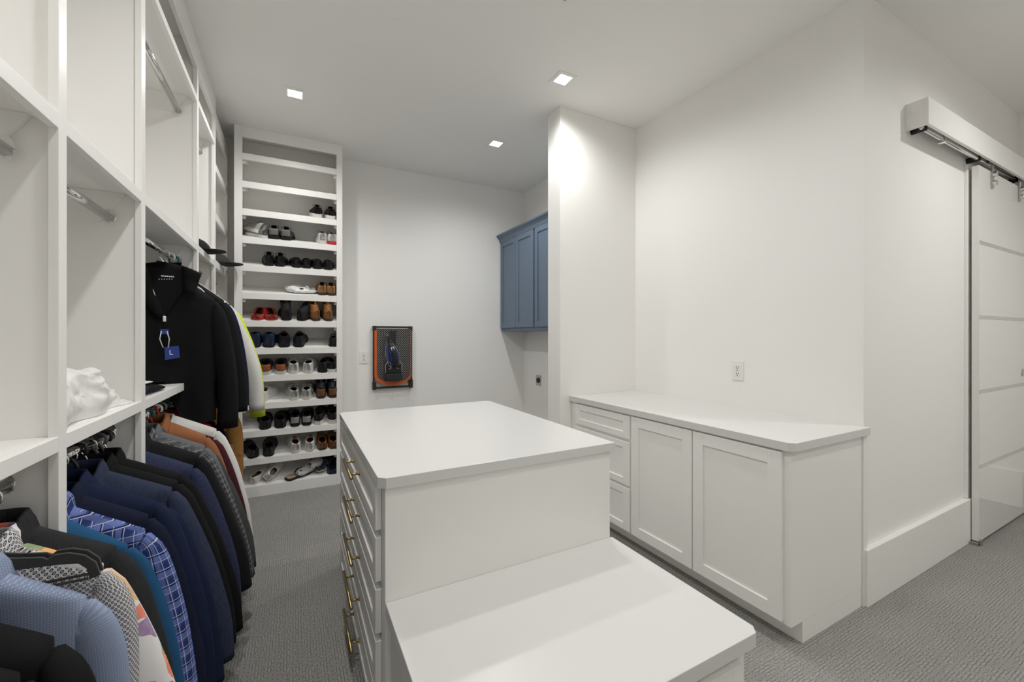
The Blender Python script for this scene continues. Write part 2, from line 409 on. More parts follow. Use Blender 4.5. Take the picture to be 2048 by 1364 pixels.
# corner tower, lower than the rest
t = thing('corner_shelving', 'narrow white corner shelf tower beside the shoe shelves, in shadow', 'shelves', (-0.7, 4.09, 0))
CY = (3.766, 4.365, 4.410)
part('stile', M().box(XL-FD, CY[1], 0, XL, CY[2], 3.05), WHITE, t, 0.0012)
part('end_panel', M().box(XBK, CY[1]+0.01, 0, XL-FD-0.0005, CY[2]-0.005, 3.05), WHITE, t)
part('fascia', M().box(XL-FD, CY[0], 2.936, XL, CY[1]-0.0003, 3.05), WHITE, t, 0.001)
part('top_panel', M().box(XBK, CY[0], 3.03, XL-FD-0.0005, CY[1]+0.0095, 3.05), WHITE, t)
for z in (2.670, 2.300, 1.950, ZL):
    part('shelf', M().box(XBK+0.001, CY[0], z-0.019, XL-FD-0.0005, CY[1]+0.0095, z), WHITE, t)
    part('shelf_edge', M().box(XL-FD, CY[0], z-0.055, XL, CY[1]-0.0003, z), WHITE, t, 0.0012)
for z in (1.950, ZL):
    part('hanging_rod', M().tube([(-0.605, CY[0]+0.001, z-0.115), (-0.605, CY[1]+0.0095, z-0.115)], 0.0155, 14), CHROME, t, 0, True)
    part('cleat', M().prism([(XBK+0.001, z-0.0195), (XL-FD-0.030, z-0.0195), (XL-FD-0.105, z-0.135), (XBK+0.001, z-0.135)], CY[1]-0.009, CY[1]+0.009, 1), WHITE, t)

# ------------------------------------------------------------------ shoe shelving
SX0, SX1, SY, SYB = -0.4446, 0.4007, 4.157, YB-0.001
SZ = [2.935-0.2369*k for k in range(13)]
t = thing('shoe_shelving', 'tall white open shoe rack with thirteen shelves in the back corner', 'shelves', (0, 4.32, 0))
part('stile', M().box(SX0, SY, 0, SX0+0.058, SY+0.02, H-0.0005), WHITE, t, 0.0012)
part('stile', M().box(SX1-0.050, SY, 0, SX1, SY+0.02, H-0.0005), WHITE, t, 0.0012)
part('fascia', M().box(SX0+0.0583, SY, 3.068, SX1-0.0503, SY+0.02, H-0.0005), WHITE, t, 0.001)
part('side_panel', M().box(SX0+0.02, SY+0.0203, 0, SX0+0.04, SYB, H-0.001), WHITE, t)
part('side_panel', M().box(SX1-0.04, SY+0.0203, 0, SX1-0.001, SYB, H-0.001), WHITE, t)
TSL = math.tan(R(15.5))                  # shelves slope up towards the back
for z in SZ:
    ya, yb = SY+0.0203, SYB-0.0125
    za, zb = z+(ya-SY)*TSL, z+(yb-SY)*TSL
    part('shelf', M().prism([(ya, za-0.020), (yb, zb-0.020), (yb, zb), (ya, za)], SX0+0.0405, SX1-0.0405, 0), WHITE, t)
    e = 0.054 if z > 0.2 else z
    part('shelf_edge', M().box(SX0+0.0583, SY+0.0005, z-e, SX1-0.0503, SY+0.02, z), WHITE, t, 0.0012)
    if z > 0.2:
        for x0, x1 in ((SX0+0.0405, SX0+0.0785), (SX1-0.068, SX1-0.0405)):
            part('cleat', M().prism([(ya+0.01, za-0.085), (yb, zb-0.082), (yb, zb-0.0205), (ya+0.01, za-0.0178)], x0, x1, 0), WHITE, t)
part('back_panel', M().box(SX0+0.0405, SYB-0.012, 0, SX1-0.0405, SYB, H-0.001), WHITE, t)
for x in (SX0+0.135, SX1-0.10):
    part('panel_seam', M().box(x, SYB-0.0145, 0.05, x+0.006, SYB-0.0121, H-0.02), WHITE, t)

# ------------------------------------------------------------------ wall mounted ironing board and iron
ORANGE = mat('orange_fabric', (0.62, 0.12, 0.025), 0.7)
def perforated():
    m = mat('perforated_black', (0.012, 0.012, 0.012), 0.5); nt = m.node_tree; N = nt.nodes; L = nt.links
    tc = [n for n in N if n.type == 'TEX_COORD'][0]
    mp = N.new('ShaderNodeMapping'); mp.inputs['Rotation'].default_value = (0, R(45), 0); L.new(tc.outputs['Object'], mp.inputs[0])
    sc = N.new('ShaderNodeVectorMath'); sc.operation = 'SCALE'; sc.inputs['Scale'].default_value = 60; L.new(mp.outputs[0], sc.inputs[0])
    fr = N.new('ShaderNodeVectorMath'); fr.operation = 'FRACTION'; L.new(sc.outputs[0], fr.inputs[0])
    sb = N.new('ShaderNodeVectorMath'); sb.operation = 'SUBTRACT'; sb.inputs[1].default_value = (0.5, 0.5, 0.5); L.new(fr.outputs[0], sb.inputs[0])
    ml = N.new('ShaderNodeVectorMath'); ml.operation = 'MULTIPLY'; ml.inputs[1].default_value = (1, 0, 1); L.new(sb.outputs[0], ml.inputs[0])
    ln = N.new('ShaderNodeVectorMath'); ln.operation = 'LENGTH'; L.new(ml.outputs[0], ln.inputs[0])
    lt = N.new('ShaderNodeMath'); lt.operation = 'LESS_THAN'; lt.inputs[1].default_value = 0.21; L.new(ln.outputs['Value'], lt.inputs[0])
    mx = N.new('ShaderNodeMix'); mx.data_type = 'RGBA'; mx.inputs[6].default_value = (0.012, 0.012, 0.012, 1); mx.inputs[7].default_value = (0.55, 0.54, 0.52, 1)
    L.new(lt.outputs[0], mx.inputs[0]); L.new(mx.outputs[2], N['Principled BSDF'].inputs['Base Color'])
    return m
bx0, bx1, bz0, bz1 = 0.722, 1.128, 0.828, 1.484
t = thing('folded_ironing_board', 'folded black and orange ironing board mounted on the back wall', 'ironing board', (0.925, YB, 0.83))
fm = M()
fy0, fy1 = YB-0.045, YB-0.022
part('side_rail', M().box(bx0, fy0, bz0, bx0+0.016, fy1, bz1), BLACK, t, 0.002)
part('side_rail', M().box(bx1-0.016, fy0, bz0, bx1, fy1, bz1), BLACK, t, 0.002)
part('cross_bar', M().box(bx0+0.0165, fy0, bz1-0.018, bx1-0.0165, fy1, bz1), BLACK, t, 0.002)
part('cross_bar', M().box(bx0+0.0165, fy0, bz0+0.004, bx1-0.0165, fy1, bz0+0.024), BLACK, t, 0.002)
part('support_rod', M().tube([(bx0+0.05, YB-0.03, bz1-0.030), (bx1-0.05, YB-0.03, bz1-0.030)], 0.005, 8), STEEL, t, 0, True)
for x0, x1, z0, z1 in ((bx0-0.003, bx0+0.032, bz0-0.004, bz0+0.075), (bx1-0.032, bx1+0.006, bz0-0.004, bz0+0.085), (bx0-0.002, bx0+0.034, bz1-0.045, bz1+0.002), (bx1-0.034, bx1+0.002, bz1-0.045, bz1+0.002)):
    part('corner_bracket', M().box(x0, YB-0.052, z0, x1, YB-0.001, z1), BLACK, t, 0.004)
def board_outline(x0, x1, z0, z1, rb, n=10):
    p = [(x0, z1), (x1, z1)]
    cxm = (x0+x1)/2
    for i in range(n+1):
        a = -PI*i/n
        p.append((cxm+(x1-x0)/2*math.cos(a), z0+rb+rb*math.sin(a)))
    return p
part('orange_cover', M().prism(board_outline(bx0+0.012, bx1-0.012, bz0+0.034, bz1-0.045, 0.10), YB-0.058, YB-0.046, 1), ORANGE, t, 0.003)
part('perforated_top', M().prism(board_outline(bx0+0.042, bx1-0.022, bz0+0.072, bz1-0.026, 0.085), YB-0.068, YB-0.0585, 1), perforated(), t, 0.001)
cxb = 0.915
part('rest_bar', M().box(cxb-0.035, YB-0.074, 1.28, cxb+0.035, YB-0.0685, 1.44), BLACK, t, 0.002)
part('rest_tray', M().box(cxb-0.085, YB-0.135, 0.925, cxb+0.085, YB-0.0685, 0.990), BLACK, t, 0.006)
part('rest_back', M().box(cxb-0.085, YB-0.082, 0.9905, cxb+0.085, YB-0.0685, 1.10), BLACK, t, 0.003)
for sx in (-1, 1):
    x = cxb+sx*0.082
    part('wire_hook', M().tube([(x, YB-0.085, 0.99), (x, YB-0.12, 1.00), (x, YB-0.13, 1.09), (x-sx*0.02, YB-0.13, 1.115), (x-sx*0.05, YB-0.13, 1.11), (x-sx*0.052, YB-0.13, 1.045), (x-sx*0.030, YB-0.13, 1.040)], 0.0035, 8), CHROME, t, 0, True)
# the iron, tip up, resting on the tray; local frame: length along z, sole towards the board
IB = mat('iron_blue', (0.012, 0.03, 0.14), 0.18, coat=0.6)
t = thing('steam_iron', 'black and blue steam iron standing tip up on the ironing board rest', 'iron', (cxb, YB-0.082, 0.9915), 0, None, True)
t.rotation_euler = (0, R(-15), 0); t.location = (cxb+0.020, YB-0.090, 1.075); t.scale = (1.22, 1.0, 1.22)
def foot(zs, sc=1.0):
    wv = [0.050, 0.055, 0.056, 0.052, 0.043, 0.029, 0.014, 0.002]
    n = len(wv); return [(-wv[i]*sc, zs*i/(n-1)) for i in range(n)][::-1] + [(wv[i]*sc, zs*i/(n-1)) for i in range(n)]
part('soleplate', M().prism(foot(0.27), -0.006, 0.002, 1), STEEL, t)
rr = []
for k, (sc, yy, l0, l1) in enumerate(((0.95, -0.006, 0.002, 0.262), (0.93, -0.022, 0.004, 0.255), (0.72, -0.040, 0.008, 0.235), (0.45, -0.052, 0.015, 0.20))):
    rr.append([(x*sc, yy, l0+z*(l1-l0)/0.27) for x, z in foot(0.27)])
part('tank', M().rings(rr, True, True, True), IB, t, 0, True)
part('handle', M().tube([(0, -0.050, 0.20), (0, -0.075, 0.205), (0, -0.105, 0.165), (0, -0.112, 0.10), (0, -0.105, 0.03), (0, -0.075, 0.005), (0, -0.045, 0.01)], [0.014, 0.015, 0.017, 0.019, 0.02, 0.022, 0.024], 12), BLACK, t, 0, True)
part('nose_panel', M().prism([(-0.014, 0.185), (0.014, 0.185), (0.006, 0.262), (-0.006, 0.262)], -0.056, -0.030, 1), BLACK, t, 0.003)
part('steam_button', M().box(-0.013, -0.122, 0.135, 0.013, -0.100, 0.165), PLATE, t, 0.003)
# ------------------------------------------------------------------ fabrics
def fabric(name, col, kind=None, rough=0.85, weave=900, sheen=0.0, var=0.12):
    m = mat(name, col, rough, 0, (weave, 0.25), None, 0.15, sheen)
    nt = m.node_tree; N = nt.nodes; L = nt.links; b = N['Principled BSDF']
    uvn = N.new('ShaderNodeUVMap')
    sep = N.new('ShaderNodeSeparateXYZ'); L.new(uvn.outputs[0], sep.inputs[0])
    def mth(op, a, c=None):
        k = N.new('ShaderNodeMath'); k.operation = op
        for i, v in enumerate((a, c)):
            if v is None: continue
            if isinstance(v, (int, float)): k.inputs[i].default_value = v
            else: L.new(v, k.inputs[i])
        return k.outputs[0]
    def mix(f, a, c):
        k = N.new('ShaderNodeMix'); k.data_type = 'RGBA'
        for i, v in ((0, f), (6, a), (7, c)):
            if isinstance(v, tuple): k.inputs[i].default_value = (*v, 1)
            elif isinstance(v, (int, float)): k.inputs[i].default_value = v
            else: L.new(v, k.inputs[i])
        return k.outputs[2]
    def band(axis, period, off, width):
        f = mth('FRACT', mth('DIVIDE', mth('ADD', sep.outputs[axis], off+10*period), period))
        return mth('LESS_THAN', f, width/period)
    def noise_t(scale, detail=3):
        k = N.new('ShaderNodeTexNoise'); k.inputs['Scale'].default_value = scale; k.inputs['Detail'].default_value = detail
        L.new(uvn.outputs[0], k.inputs['Vector']); return k
    out = None
    if kind == 'plaid':
        c = col
        n1 = mix(mth('MULTIPLY', band(0, 0.044, 0, 0.016), 0.6), c, (0.015, 0.03, 0.13))
        n1 = mix(mth('MULTIPLY', band(1, 0.048, 0, 0.017), 0.6), n1, (0.015, 0.03, 0.13))
        n1 = mix(mth('MULTIPLY', band(0, 0.044, -0.022, 0.012), 0.5), n1, (0.16, 0.22, 0.55))
        n1 = mix(mth('MULTIPLY', band(1, 0.048, -0.024, 0.013), 0.5), n1, (0.16, 0.22, 0.55))
        for ax, p in ((0, 0.044), (1, 0.048)):
            for off in (-0.0165, -0.0385):
                n1 = mix(band(ax, p, off, 0.0017), n1, (0.50, 0.53, 0.60))
            n1 = mix(band(ax, p, -0.0195, 0.002), n1, (0.005, 0.008, 0.03))
        out = n1
    elif kind == 'dots':
        sc = N.new('ShaderNodeVectorMath'); sc.operation = 'SCALE'; sc.inputs['Scale'].default_value = 1/0.0082; L.new(uvn.outputs[0], sc.inputs[0])
        rt = N.new('ShaderNodeMapping'); rt.inputs['Rotation'].default_value = (0, 0, R(38)); L.new(sc.outputs[0], rt.inputs[0])
        fr = N.new('ShaderNodeVectorMath'); fr.operation = 'FRACTION'; L.new(rt.outputs[0], fr.inputs[0])
        sb = N.new('ShaderNodeVectorMath'); sb.operation = 'SUBTRACT'; sb.inputs[1].default_value = (0.5, 0.5, 0); L.new(fr.outputs[0], sb.inputs[0])
        ln = N.new('ShaderNodeVectorMath'); ln.operation = 'LENGTH'; L.new(sb.outputs[0], ln.inputs[0])
        r = ln.outputs['Value']
        d = mth('ADD', mth('LESS_THAN', r, 0.11), mth('MULTIPLY', mth('GREATER_THAN', r, 0.20), mth('LESS_THAN', r, 0.37)))
        out = mix(d, col, (0.012, 0.012, 0.02))
    elif kind == 'floral':
        nz = noise_t(9, 2); vm = N.new('ShaderNodeVectorMath'); vm.operation = 'SCALE'; vm.inputs['Scale'].default_value = 0.09
        L.new(nz.outputs['Color'], vm.inputs[0]); ad = N.new('ShaderNodeVectorMath'); L.new(uvn.outputs[0], ad.inputs[0]); L.new(vm.outputs[0], ad.inputs[1])
        out = col
        for scale, thr, stops in ((9.5, 0.52, ((0.0, (0.75, 0.05, 0.02)), (0.30, (0.85, 0.25, 0.10)), (0.5, (0.80, 0.36, 0.03)), (0.66, (0.18, 0.30, 0.04)), (0.80, (0.30, 0.07, 0.22)), (0.92, (0.07, 0.20, 0.40)))),
                                  (17.0, 0.42, ((0.0, (0.10, 0.22, 0.03)), (0.35, (0.30, 0.42, 0.07)), (0.55, (0.22, 0.10, 0.30)), (0.75, (0.75, 0.10, 0.03)), (0.9, (0.10, 0.25, 0.42))))):
            vo = N.new('ShaderNodeTexVoronoi'); vo.voronoi_dimensions = '2D'; vo.inputs['Scale'].default_value = scale; L.new(ad.outputs[0], vo.inputs['Vector'])
            cr = N.new('ShaderNodeValToRGB'); cr.color_ramp.interpolation = 'CONSTANT'; el = cr.color_ramp.elements
            el[0].position = 0; el[0].color = (*stops[0][1], 1); el[1].position = stops[1][0]; el[1].color = (*stops[1][1], 1)
            for p, cc in stops[2:]:
                e = el.new(p); e.color = (*cc, 1)
            sp = N.new('ShaderNodeSeparateColor'); L.new(vo.outputs['Color'], sp.inputs[0]); L.new(sp.outputs[0], cr.inputs[0])
            n2 = noise_t(60, 4); shade = mth('MULTIPLY', n2.outputs['Fac'], 0.42)
            colr = mix(shade, cr.outputs[0], (0.85, 0.80, 0.74))
            sel = mth('MULTIPLY', mth('LESS_THAN', vo.outputs['Distance'], thr), mth('GREATER_THAN', sp.outputs[1], 0.40))
            out = mix(sel, out, colr)
    elif kind == 'check':
        n1 = mix(mth('MULTIPLY', band(0, 0.024, 0, 0.009), 0.5), col, (0.02, 0.02, 0.022))
        n1 = mix(mth('MULTIPLY', band(1, 0.026, 0, 0.010), 0.5), n1, (0.02, 0.02, 0.022))
        n1 = mix(mth('MULTIPLY', band(0, 0.024, -0.014, 0.002), 0.6), n1, (0.35, 0.35, 0.36))
        out = mix(mth('MULTIPLY', band(1, 0.026, -0.015, 0.002), 0.6), n1, (0.35, 0.35, 0.36))
    elif kind == 'oxford':
        f = mth('MULTIPLY', band(1, 0.0052, 0, 0.0026), band(0, 0.0044, 0, 0.0024))
        out = mix(mth('MULTIPLY', f, 0.75), col, (col[0]*1.7, col[1]*1.6, col[2]*1.3))
    elif kind == 'heather':
        mp = N.new('ShaderNodeMapping'); mp.inputs['Scale'].default_value = (260, 26, 1); L.new(uvn.outputs[0], mp.inputs[0])
        nz = N.new('ShaderNodeTexNoise'); nz.inputs['Scale'].default_value = 1; nz.inputs['Detail'].default_value = 3; L.new(mp.outputs[0], nz.inputs['Vector'])
        out = mix(nz.outputs['Fac'], (col[0]*0.45, col[1]*0.45, col[2]*0.5), (col[0]*1.7, col[1]*1.7, col[2]*1.6))
    elif kind == 'mottle':
        nz = noise_t(130, 4); out = mix(nz.outputs['Fac'], (col[0]*0.3, col[1]*0.3, col[2]*0.35), (col[0]*2.0, col[1]*2.0, col[2]*1.9))
    else:
        nz = noise_t(35, 3); out = mix(nz.outputs['Fac'], tuple(c*(1-var) for c in col), tuple(c*(1+var) for c in col))
    L.new(out, b.inputs['Base Color'])
    return m
FB = dict(
    black=fabric('cloth_black', (0.0065, 0.0065, 0.007)), fleece=fabric('fleece_black', (0.009, 0.009, 0.0095), weave=260),
    velvet=fabric('velvet_black', (0.007, 0.007, 0.009), 'mottle', sheen=0.04),
    oxford=fabric('cloth_light_blue', (0.225, 0.275, 0.415), 'oxford'), dots=fabric('cloth_dots', (0.60, 0.59, 0.60), 'dots'),
    floral=fabric('cloth_floral', (0.74, 0.72, 0.72), 'floral'), charcoal=fabric('cloth_charcoal', (0.022, 0.023, 0.026), 'heather'),
    teal=fabric('cloth_teal', (0.018, 0.085, 0.19)), plaid=fabric('cloth_plaid', (0.050, 0.080, 0.28), 'plaid'),
    navy=fabric('cloth_navy', (0.007, 0.010, 0.027)), navy2=fabric('cloth_navy_bright', (0.0085, 0.014, 0.042)),
    denim=fabric('cloth_blue_heather', (0.026, 0.034, 0.066), 'heather'), navymot=fabric('cloth_navy_texture', (0.024, 0.030, 0.066), 'mottle'),
    check=fabric('cloth_grey_check', (0.10, 0.105, 0.11), 'check'), grey=fabric('cloth_grey', (0.13, 0.135, 0.145)), dgrey=fabric('cloth_dark_grey', (0.055, 0.056, 0.06), 'heather'),
    rust=fabric('cloth_rust', (0.30, 0.12, 0.055)), maroon=fabric('cloth_maroon', (0.055, 0.012, 0.016)), white=fabric('cloth_white', (0.70, 0.69, 0.67), var=0.05),
    red=fabric('cloth_red', (0.40, 0.02, 0.02)), lime=fabric('cloth_lime', (0.58, 0.72, 0.03), rough=0.6), tan=fabric('cloth_tan', (0.30, 0.155, 0.045), var=0.2),
    dark=fabric('lining_dark', (0.006, 0.006, 0.007)), offwhite=fabric('cloth_off_white', (0.66, 0.65, 0.62), var=0.05))

def sgnpow(c, p): return math.copysign(abs(c)**p, c)
def nz3(x, y, z, s, sc): return noise.noise(Vector((x*sc+s*7.13, y*sc+s*3.7, z*sc-s*1.9)))

def garment(name, label, cat, y, rodz, m, S=0.195, Sb=0.21, L=0.74, T=0.035, Tb=0.05, out=0.30, Ls=0.62, rot=0.0, front=-1,
            collar='shirt', drop=0.088, seed=1, x=-0.605, neck=0.075, lining='dark', cuff=0.045, fold=0.012, group=None, clear=None, sleeve_m=None):
    """clothing on a hanger; local x runs along the shoulders, local -y is where the front looks (front=-1).
    clear = height above the neck point's floor where the inner part rests on a shelf: (x limit, z) lifts the hem there"""
    mt = FB[m]; rnd = random.Random(seed)
    t = thing(name, label, cat, (x, y, rodz-neck), rot, group, True)
    ph = [rnd.uniform(0, 6.28) for _ in range(6)]; kf = rnd.uniform(16, 24)
    wn, bn, fd = 0.048, 0.045, 0.055
    def prof(d):
        if d < drop: a = wn + (S-wn)*(d/drop)**0.95; b = bn + (T-bn)*(d/drop)
        else:
            q = (d-drop)/(L-drop); a = S + (Sb-S)*q; b = T + (Tb-T)*q
        return a, b
    NA = 44
    def surf(th, d, grow=0.0):
        a, b = prof(d); c, s = math.cos(th), math.sin(th)
        px, py = a*sgnpow(c, 0.56), b*sgnpow(s, 0.62)
        q = min(1, d/L)
        py += fold*q*math.sin(px*kf+ph[0]+d*2)*1.0 + fold*0.6*q*math.sin(px*kf*1.9+ph[1]-d*3)
        py += 0.007*nz3(px, py, d, seed, 9)*(0.3+q) + 0.003*nz3(px, py, d, seed+3, 26)
        px += 0.012*q*nz3(d, py, 0, seed+5, 6)
        pz = -d
        if d < 0.16: pz -= fd*max(0, front*s)**0.7*max(0, 1-d/0.16)
        if abs(c) > 0 and d > drop*0.25 and d < L*0.5: pz += 0.0
        k = 1+grow/max(0.02, math.hypot(px, py))
        return Vector((px*k, py*k, pz))
    ds = [drop*k/7 for k in range(8)] + [drop+(L-drop)*k/20 for k in range(1, 21)]
    rr, uvs = [], []
    for d in [None, None] + ds:
        if d is None:
            k = 0.55 if not rr else 0.93
            rr.append([Vector((p.x*k, p.y*k, p.z-(0.07 if k < 0.6 else 0.012))) for p in (surf(2*PI*i/NA, 0) for i in range(NA))])
            uvs.append([(i*0.01, 0.1) for i in range(NA+1)])
        else:
            ring = [surf(2*PI*i/NA, d) for i in range(NA)]
            if clear and d > drop:
                for p in ring:
                    if p.x < clear[0]: p.z = max(p.z, clear[1] + 0.012*nz3(p.x, p.y, 0, seed, 20) + max(0, p.x-clear[0]+0.03)*0)
            rr.append(ring)
            uvs.append([(p.x, p.z) if i < NA/2 or i == NA else (0.9-p.x, p.z) for i, p in enumerate(ring+[ring[0]])])
    body = part('body', M().rings(rr, True, True, False, uvs), mt, t, 0, True)
    # hem underside
    hem = rr[-1]
    part('hem_lining', M().rings([hem, [Vector((p.x*0.97, p.y*0.8, p.z+0.05)) for p in hem], [Vector((p.x*0.9, 0, p.z+0.12)) for p in hem]], True), FB[lining], t, 0, True)
    # sleeves
    for sx in (-1, 1):
        e = out if sx > 0 else min(out, 0.25)
        P = [Vector((sx*(S-0.070), 0, -drop-0.006)), Vector((sx*(S-0.025), 0, -drop-0.030)), Vector((sx*(S+0.002), 0, -drop-0.044)), Vector((sx*(S+0.014+0.06*(e-S)), front*0.004, -drop-0.13)),
             Vector((sx*(S+0.016+(e-S)*0.42), front*0.010, -drop-0.30)), Vector((sx*(S+0.01+(e-S)*0.80), front*0.018, -drop-0.48)), Vector((sx*e, front*0.022, -drop-Ls))]
        RX = [0.006, 0.014, 0.032, 0.050, 0.054, 0.050, cuff]; RY = [0.004, 0.010, T*0.72, T*1.02, T*1.15, T*1.12, T*1.05]
        ns = 22; ring_l, uvl, acc = [], [], 0.0; last = None
        for k in range(ns+1):
            f = k/ns*(len(P)-1); i = min(int(f), len(P)-2); g = f-i
            def cat_(q): 
                p0, p1, p2, p3 = (q[max(i-1, 0)], q[i], q[i+1], q[min(i+2, len(q)-1)])
                return 0.5*((2*p1)+(p2-p0)*g+(2*p0-5*p1+4*p2-p3)*g*g+(3*p1-p0-3*p2+p3)*g**3)
            c = cat_(P); rx, ry = cat_(RX), cat_(RY)
            tg = (P[min(i+1, len(P)-1)]-P[i]).normalized()
            if k > 8: tg = Vector((tg.x*0.5, 0, tg.z)).normalized()
            sd = Vector((-tg.z, 0, tg.x)).normalized()
            if last is not None: acc += (c-last).length
            last = c
            ring, uvr = [], []
            for j in range(18):
                th = 2*PI*j/18
                wv = 1 + 0.05*math.sin(3*th+ph[2]+acc*9)*min(1, acc*2.5) + 0.09*nz3(c.x, th, acc, seed+11*sx, 5)*min(1, acc*3)
                ring.append(c + sd*(rx*math.cos(th)*wv) + Vector((0, 1, 0))*(ry*math.sin(th)*wv))
                uvr.append((j/18*0.30, acc))
            uvr.append((0.30, acc)); ring_l.append(ring); uvl.append(uvr)
        inner = [ring_l[-1][j]*0.12 + (sum(ring_l[-1], Vector())/18)*0.88 + Vector((0, 0, 0.03)) for j in range(18)]
        ring_l.append(inner); uvl.append(uvl[-1])
        if not (clear and sx < 0):
            part('sleeve', M().rings(ring_l, True, True, True, uvl), FB[sleeve_m] if sleeve_m else mt, t, 0, True)
    # collars
    def neckpt(th, r, dz):
        p = surf(th, 0.0); return Vector((p.x*(1+r/0.07), p.y*(1+r/0.05), p.z+dz))
    if collar:
        gap = {'shirt': 0.30, 'jacket': 0.62, 'crew': 0.0, 'stand': 0.45, 'hood': 0.30}[collar]
        n = 40; a0 = (-PI/2 if front < 0 else PI/2)
        ths = [a0+gap+(2*PI-2*gap)*i/n for i in range(n+1)]
        if collar == 'shirt': pr = [(-0.004, -0.012), (-0.003, 0.018), (0.000, 0.034), (0.008, 0.038), (0.020, 0.020), (0.029, -0.010), (0.033, -0.028)]
        elif collar == 'jacket': pr = [(-0.004, -0.012), (-0.002, 0.016), (0.004, 0.028), (0.012, 0.028), (0.026, 0.004), (0.036, -0.026), (0.042, -0.042)]
        elif collar == 'stand': pr = [(0.0, -0.015), (0.002, 0.010), (0.004, 0.035), (0.006, 0.058)]
        elif collar == 'hood': pr = [(-0.01, -0.01), (0.004, 0.02), (0.02, 0.03), (0.045, 0.012), (0.055, -0.03), (0.04, -0.06)]
        else: pr = [(-0.006, -0.010), (0.0, 0.006), (0.006, 0.002), (0.010, -0.012), (0.012, -0.022)]
        rr, uvr = [], []
        for r_, z_ in pr:
            row = []
            for th in ths:
                bk = 0.5-0.5*math.cos(th-a0)          # 0 at the front, 1 at the back
                row.append(neckpt(th, r_*(0.8+0.3*(1-bk)), z_*(1.0 if collar != 'shirt' else 0.8+0.3*(1-bk))))
            rr.append(row); uvr.append([(i*0.011, z_) for i in range(n+1)])
        part('collar', M().rings(rr, False, False, False, uvr), mt, t, 0, True, 0, None, 0.0025)
    if collar == 'jacket':
        def fr(xx, d, off):
            a, b = prof(d); yy = b*max(0.0, 1-abs(xx/a)**3.57)**0.31
            zz = -d
            if d < 0.16: zz -= fd*max(0, (yy/b))**0.7*max(0, 1-d/0.16)*0.6
            return Vector((xx, front*(yy+off), zz))
        vb = 0.40
        for sx in (-1, 1):
            g = M().grid(lambda u, v, sx=sx: fr(sx*((0.062+(0.018-0.062)*v) + u*((0.044 if v < 0.30 else 0.085*(1-v)**0.8+0.004))), 0.035+vb*v, 0.010+0.004*math.sin(u*PI)), 4, 16)
            part('lapel', g, mt, t, 0, True, 0, None, 0.003)
        part('lining', M().grid(lambda u, v: fr((u-0.5)*2*(0.062+(0.012-0.062)*v), 0.04+vb*v, 0.004), 4, 12), FB[lining], t, 0, True)
        for d in (0.47, 0.57):
            q = fr(0.012, d, 0.010); part('button', M().disc((q.x, q.y-0.002, q.z), 0.009, 1, 0.004, 12), BLACK, t)
    if collar == 'shirt':
        for k in range(6):
            a, b = prof(0.10+0.095*k); q = surf(-PI/2 if front < 0 else PI/2, 0.10+0.095*k)
            part('button', M().disc((q.x, q.y+front*0.004-0.001, q.z), 0.0055, 1, 0.002, 10), PLATE, t)
    return t

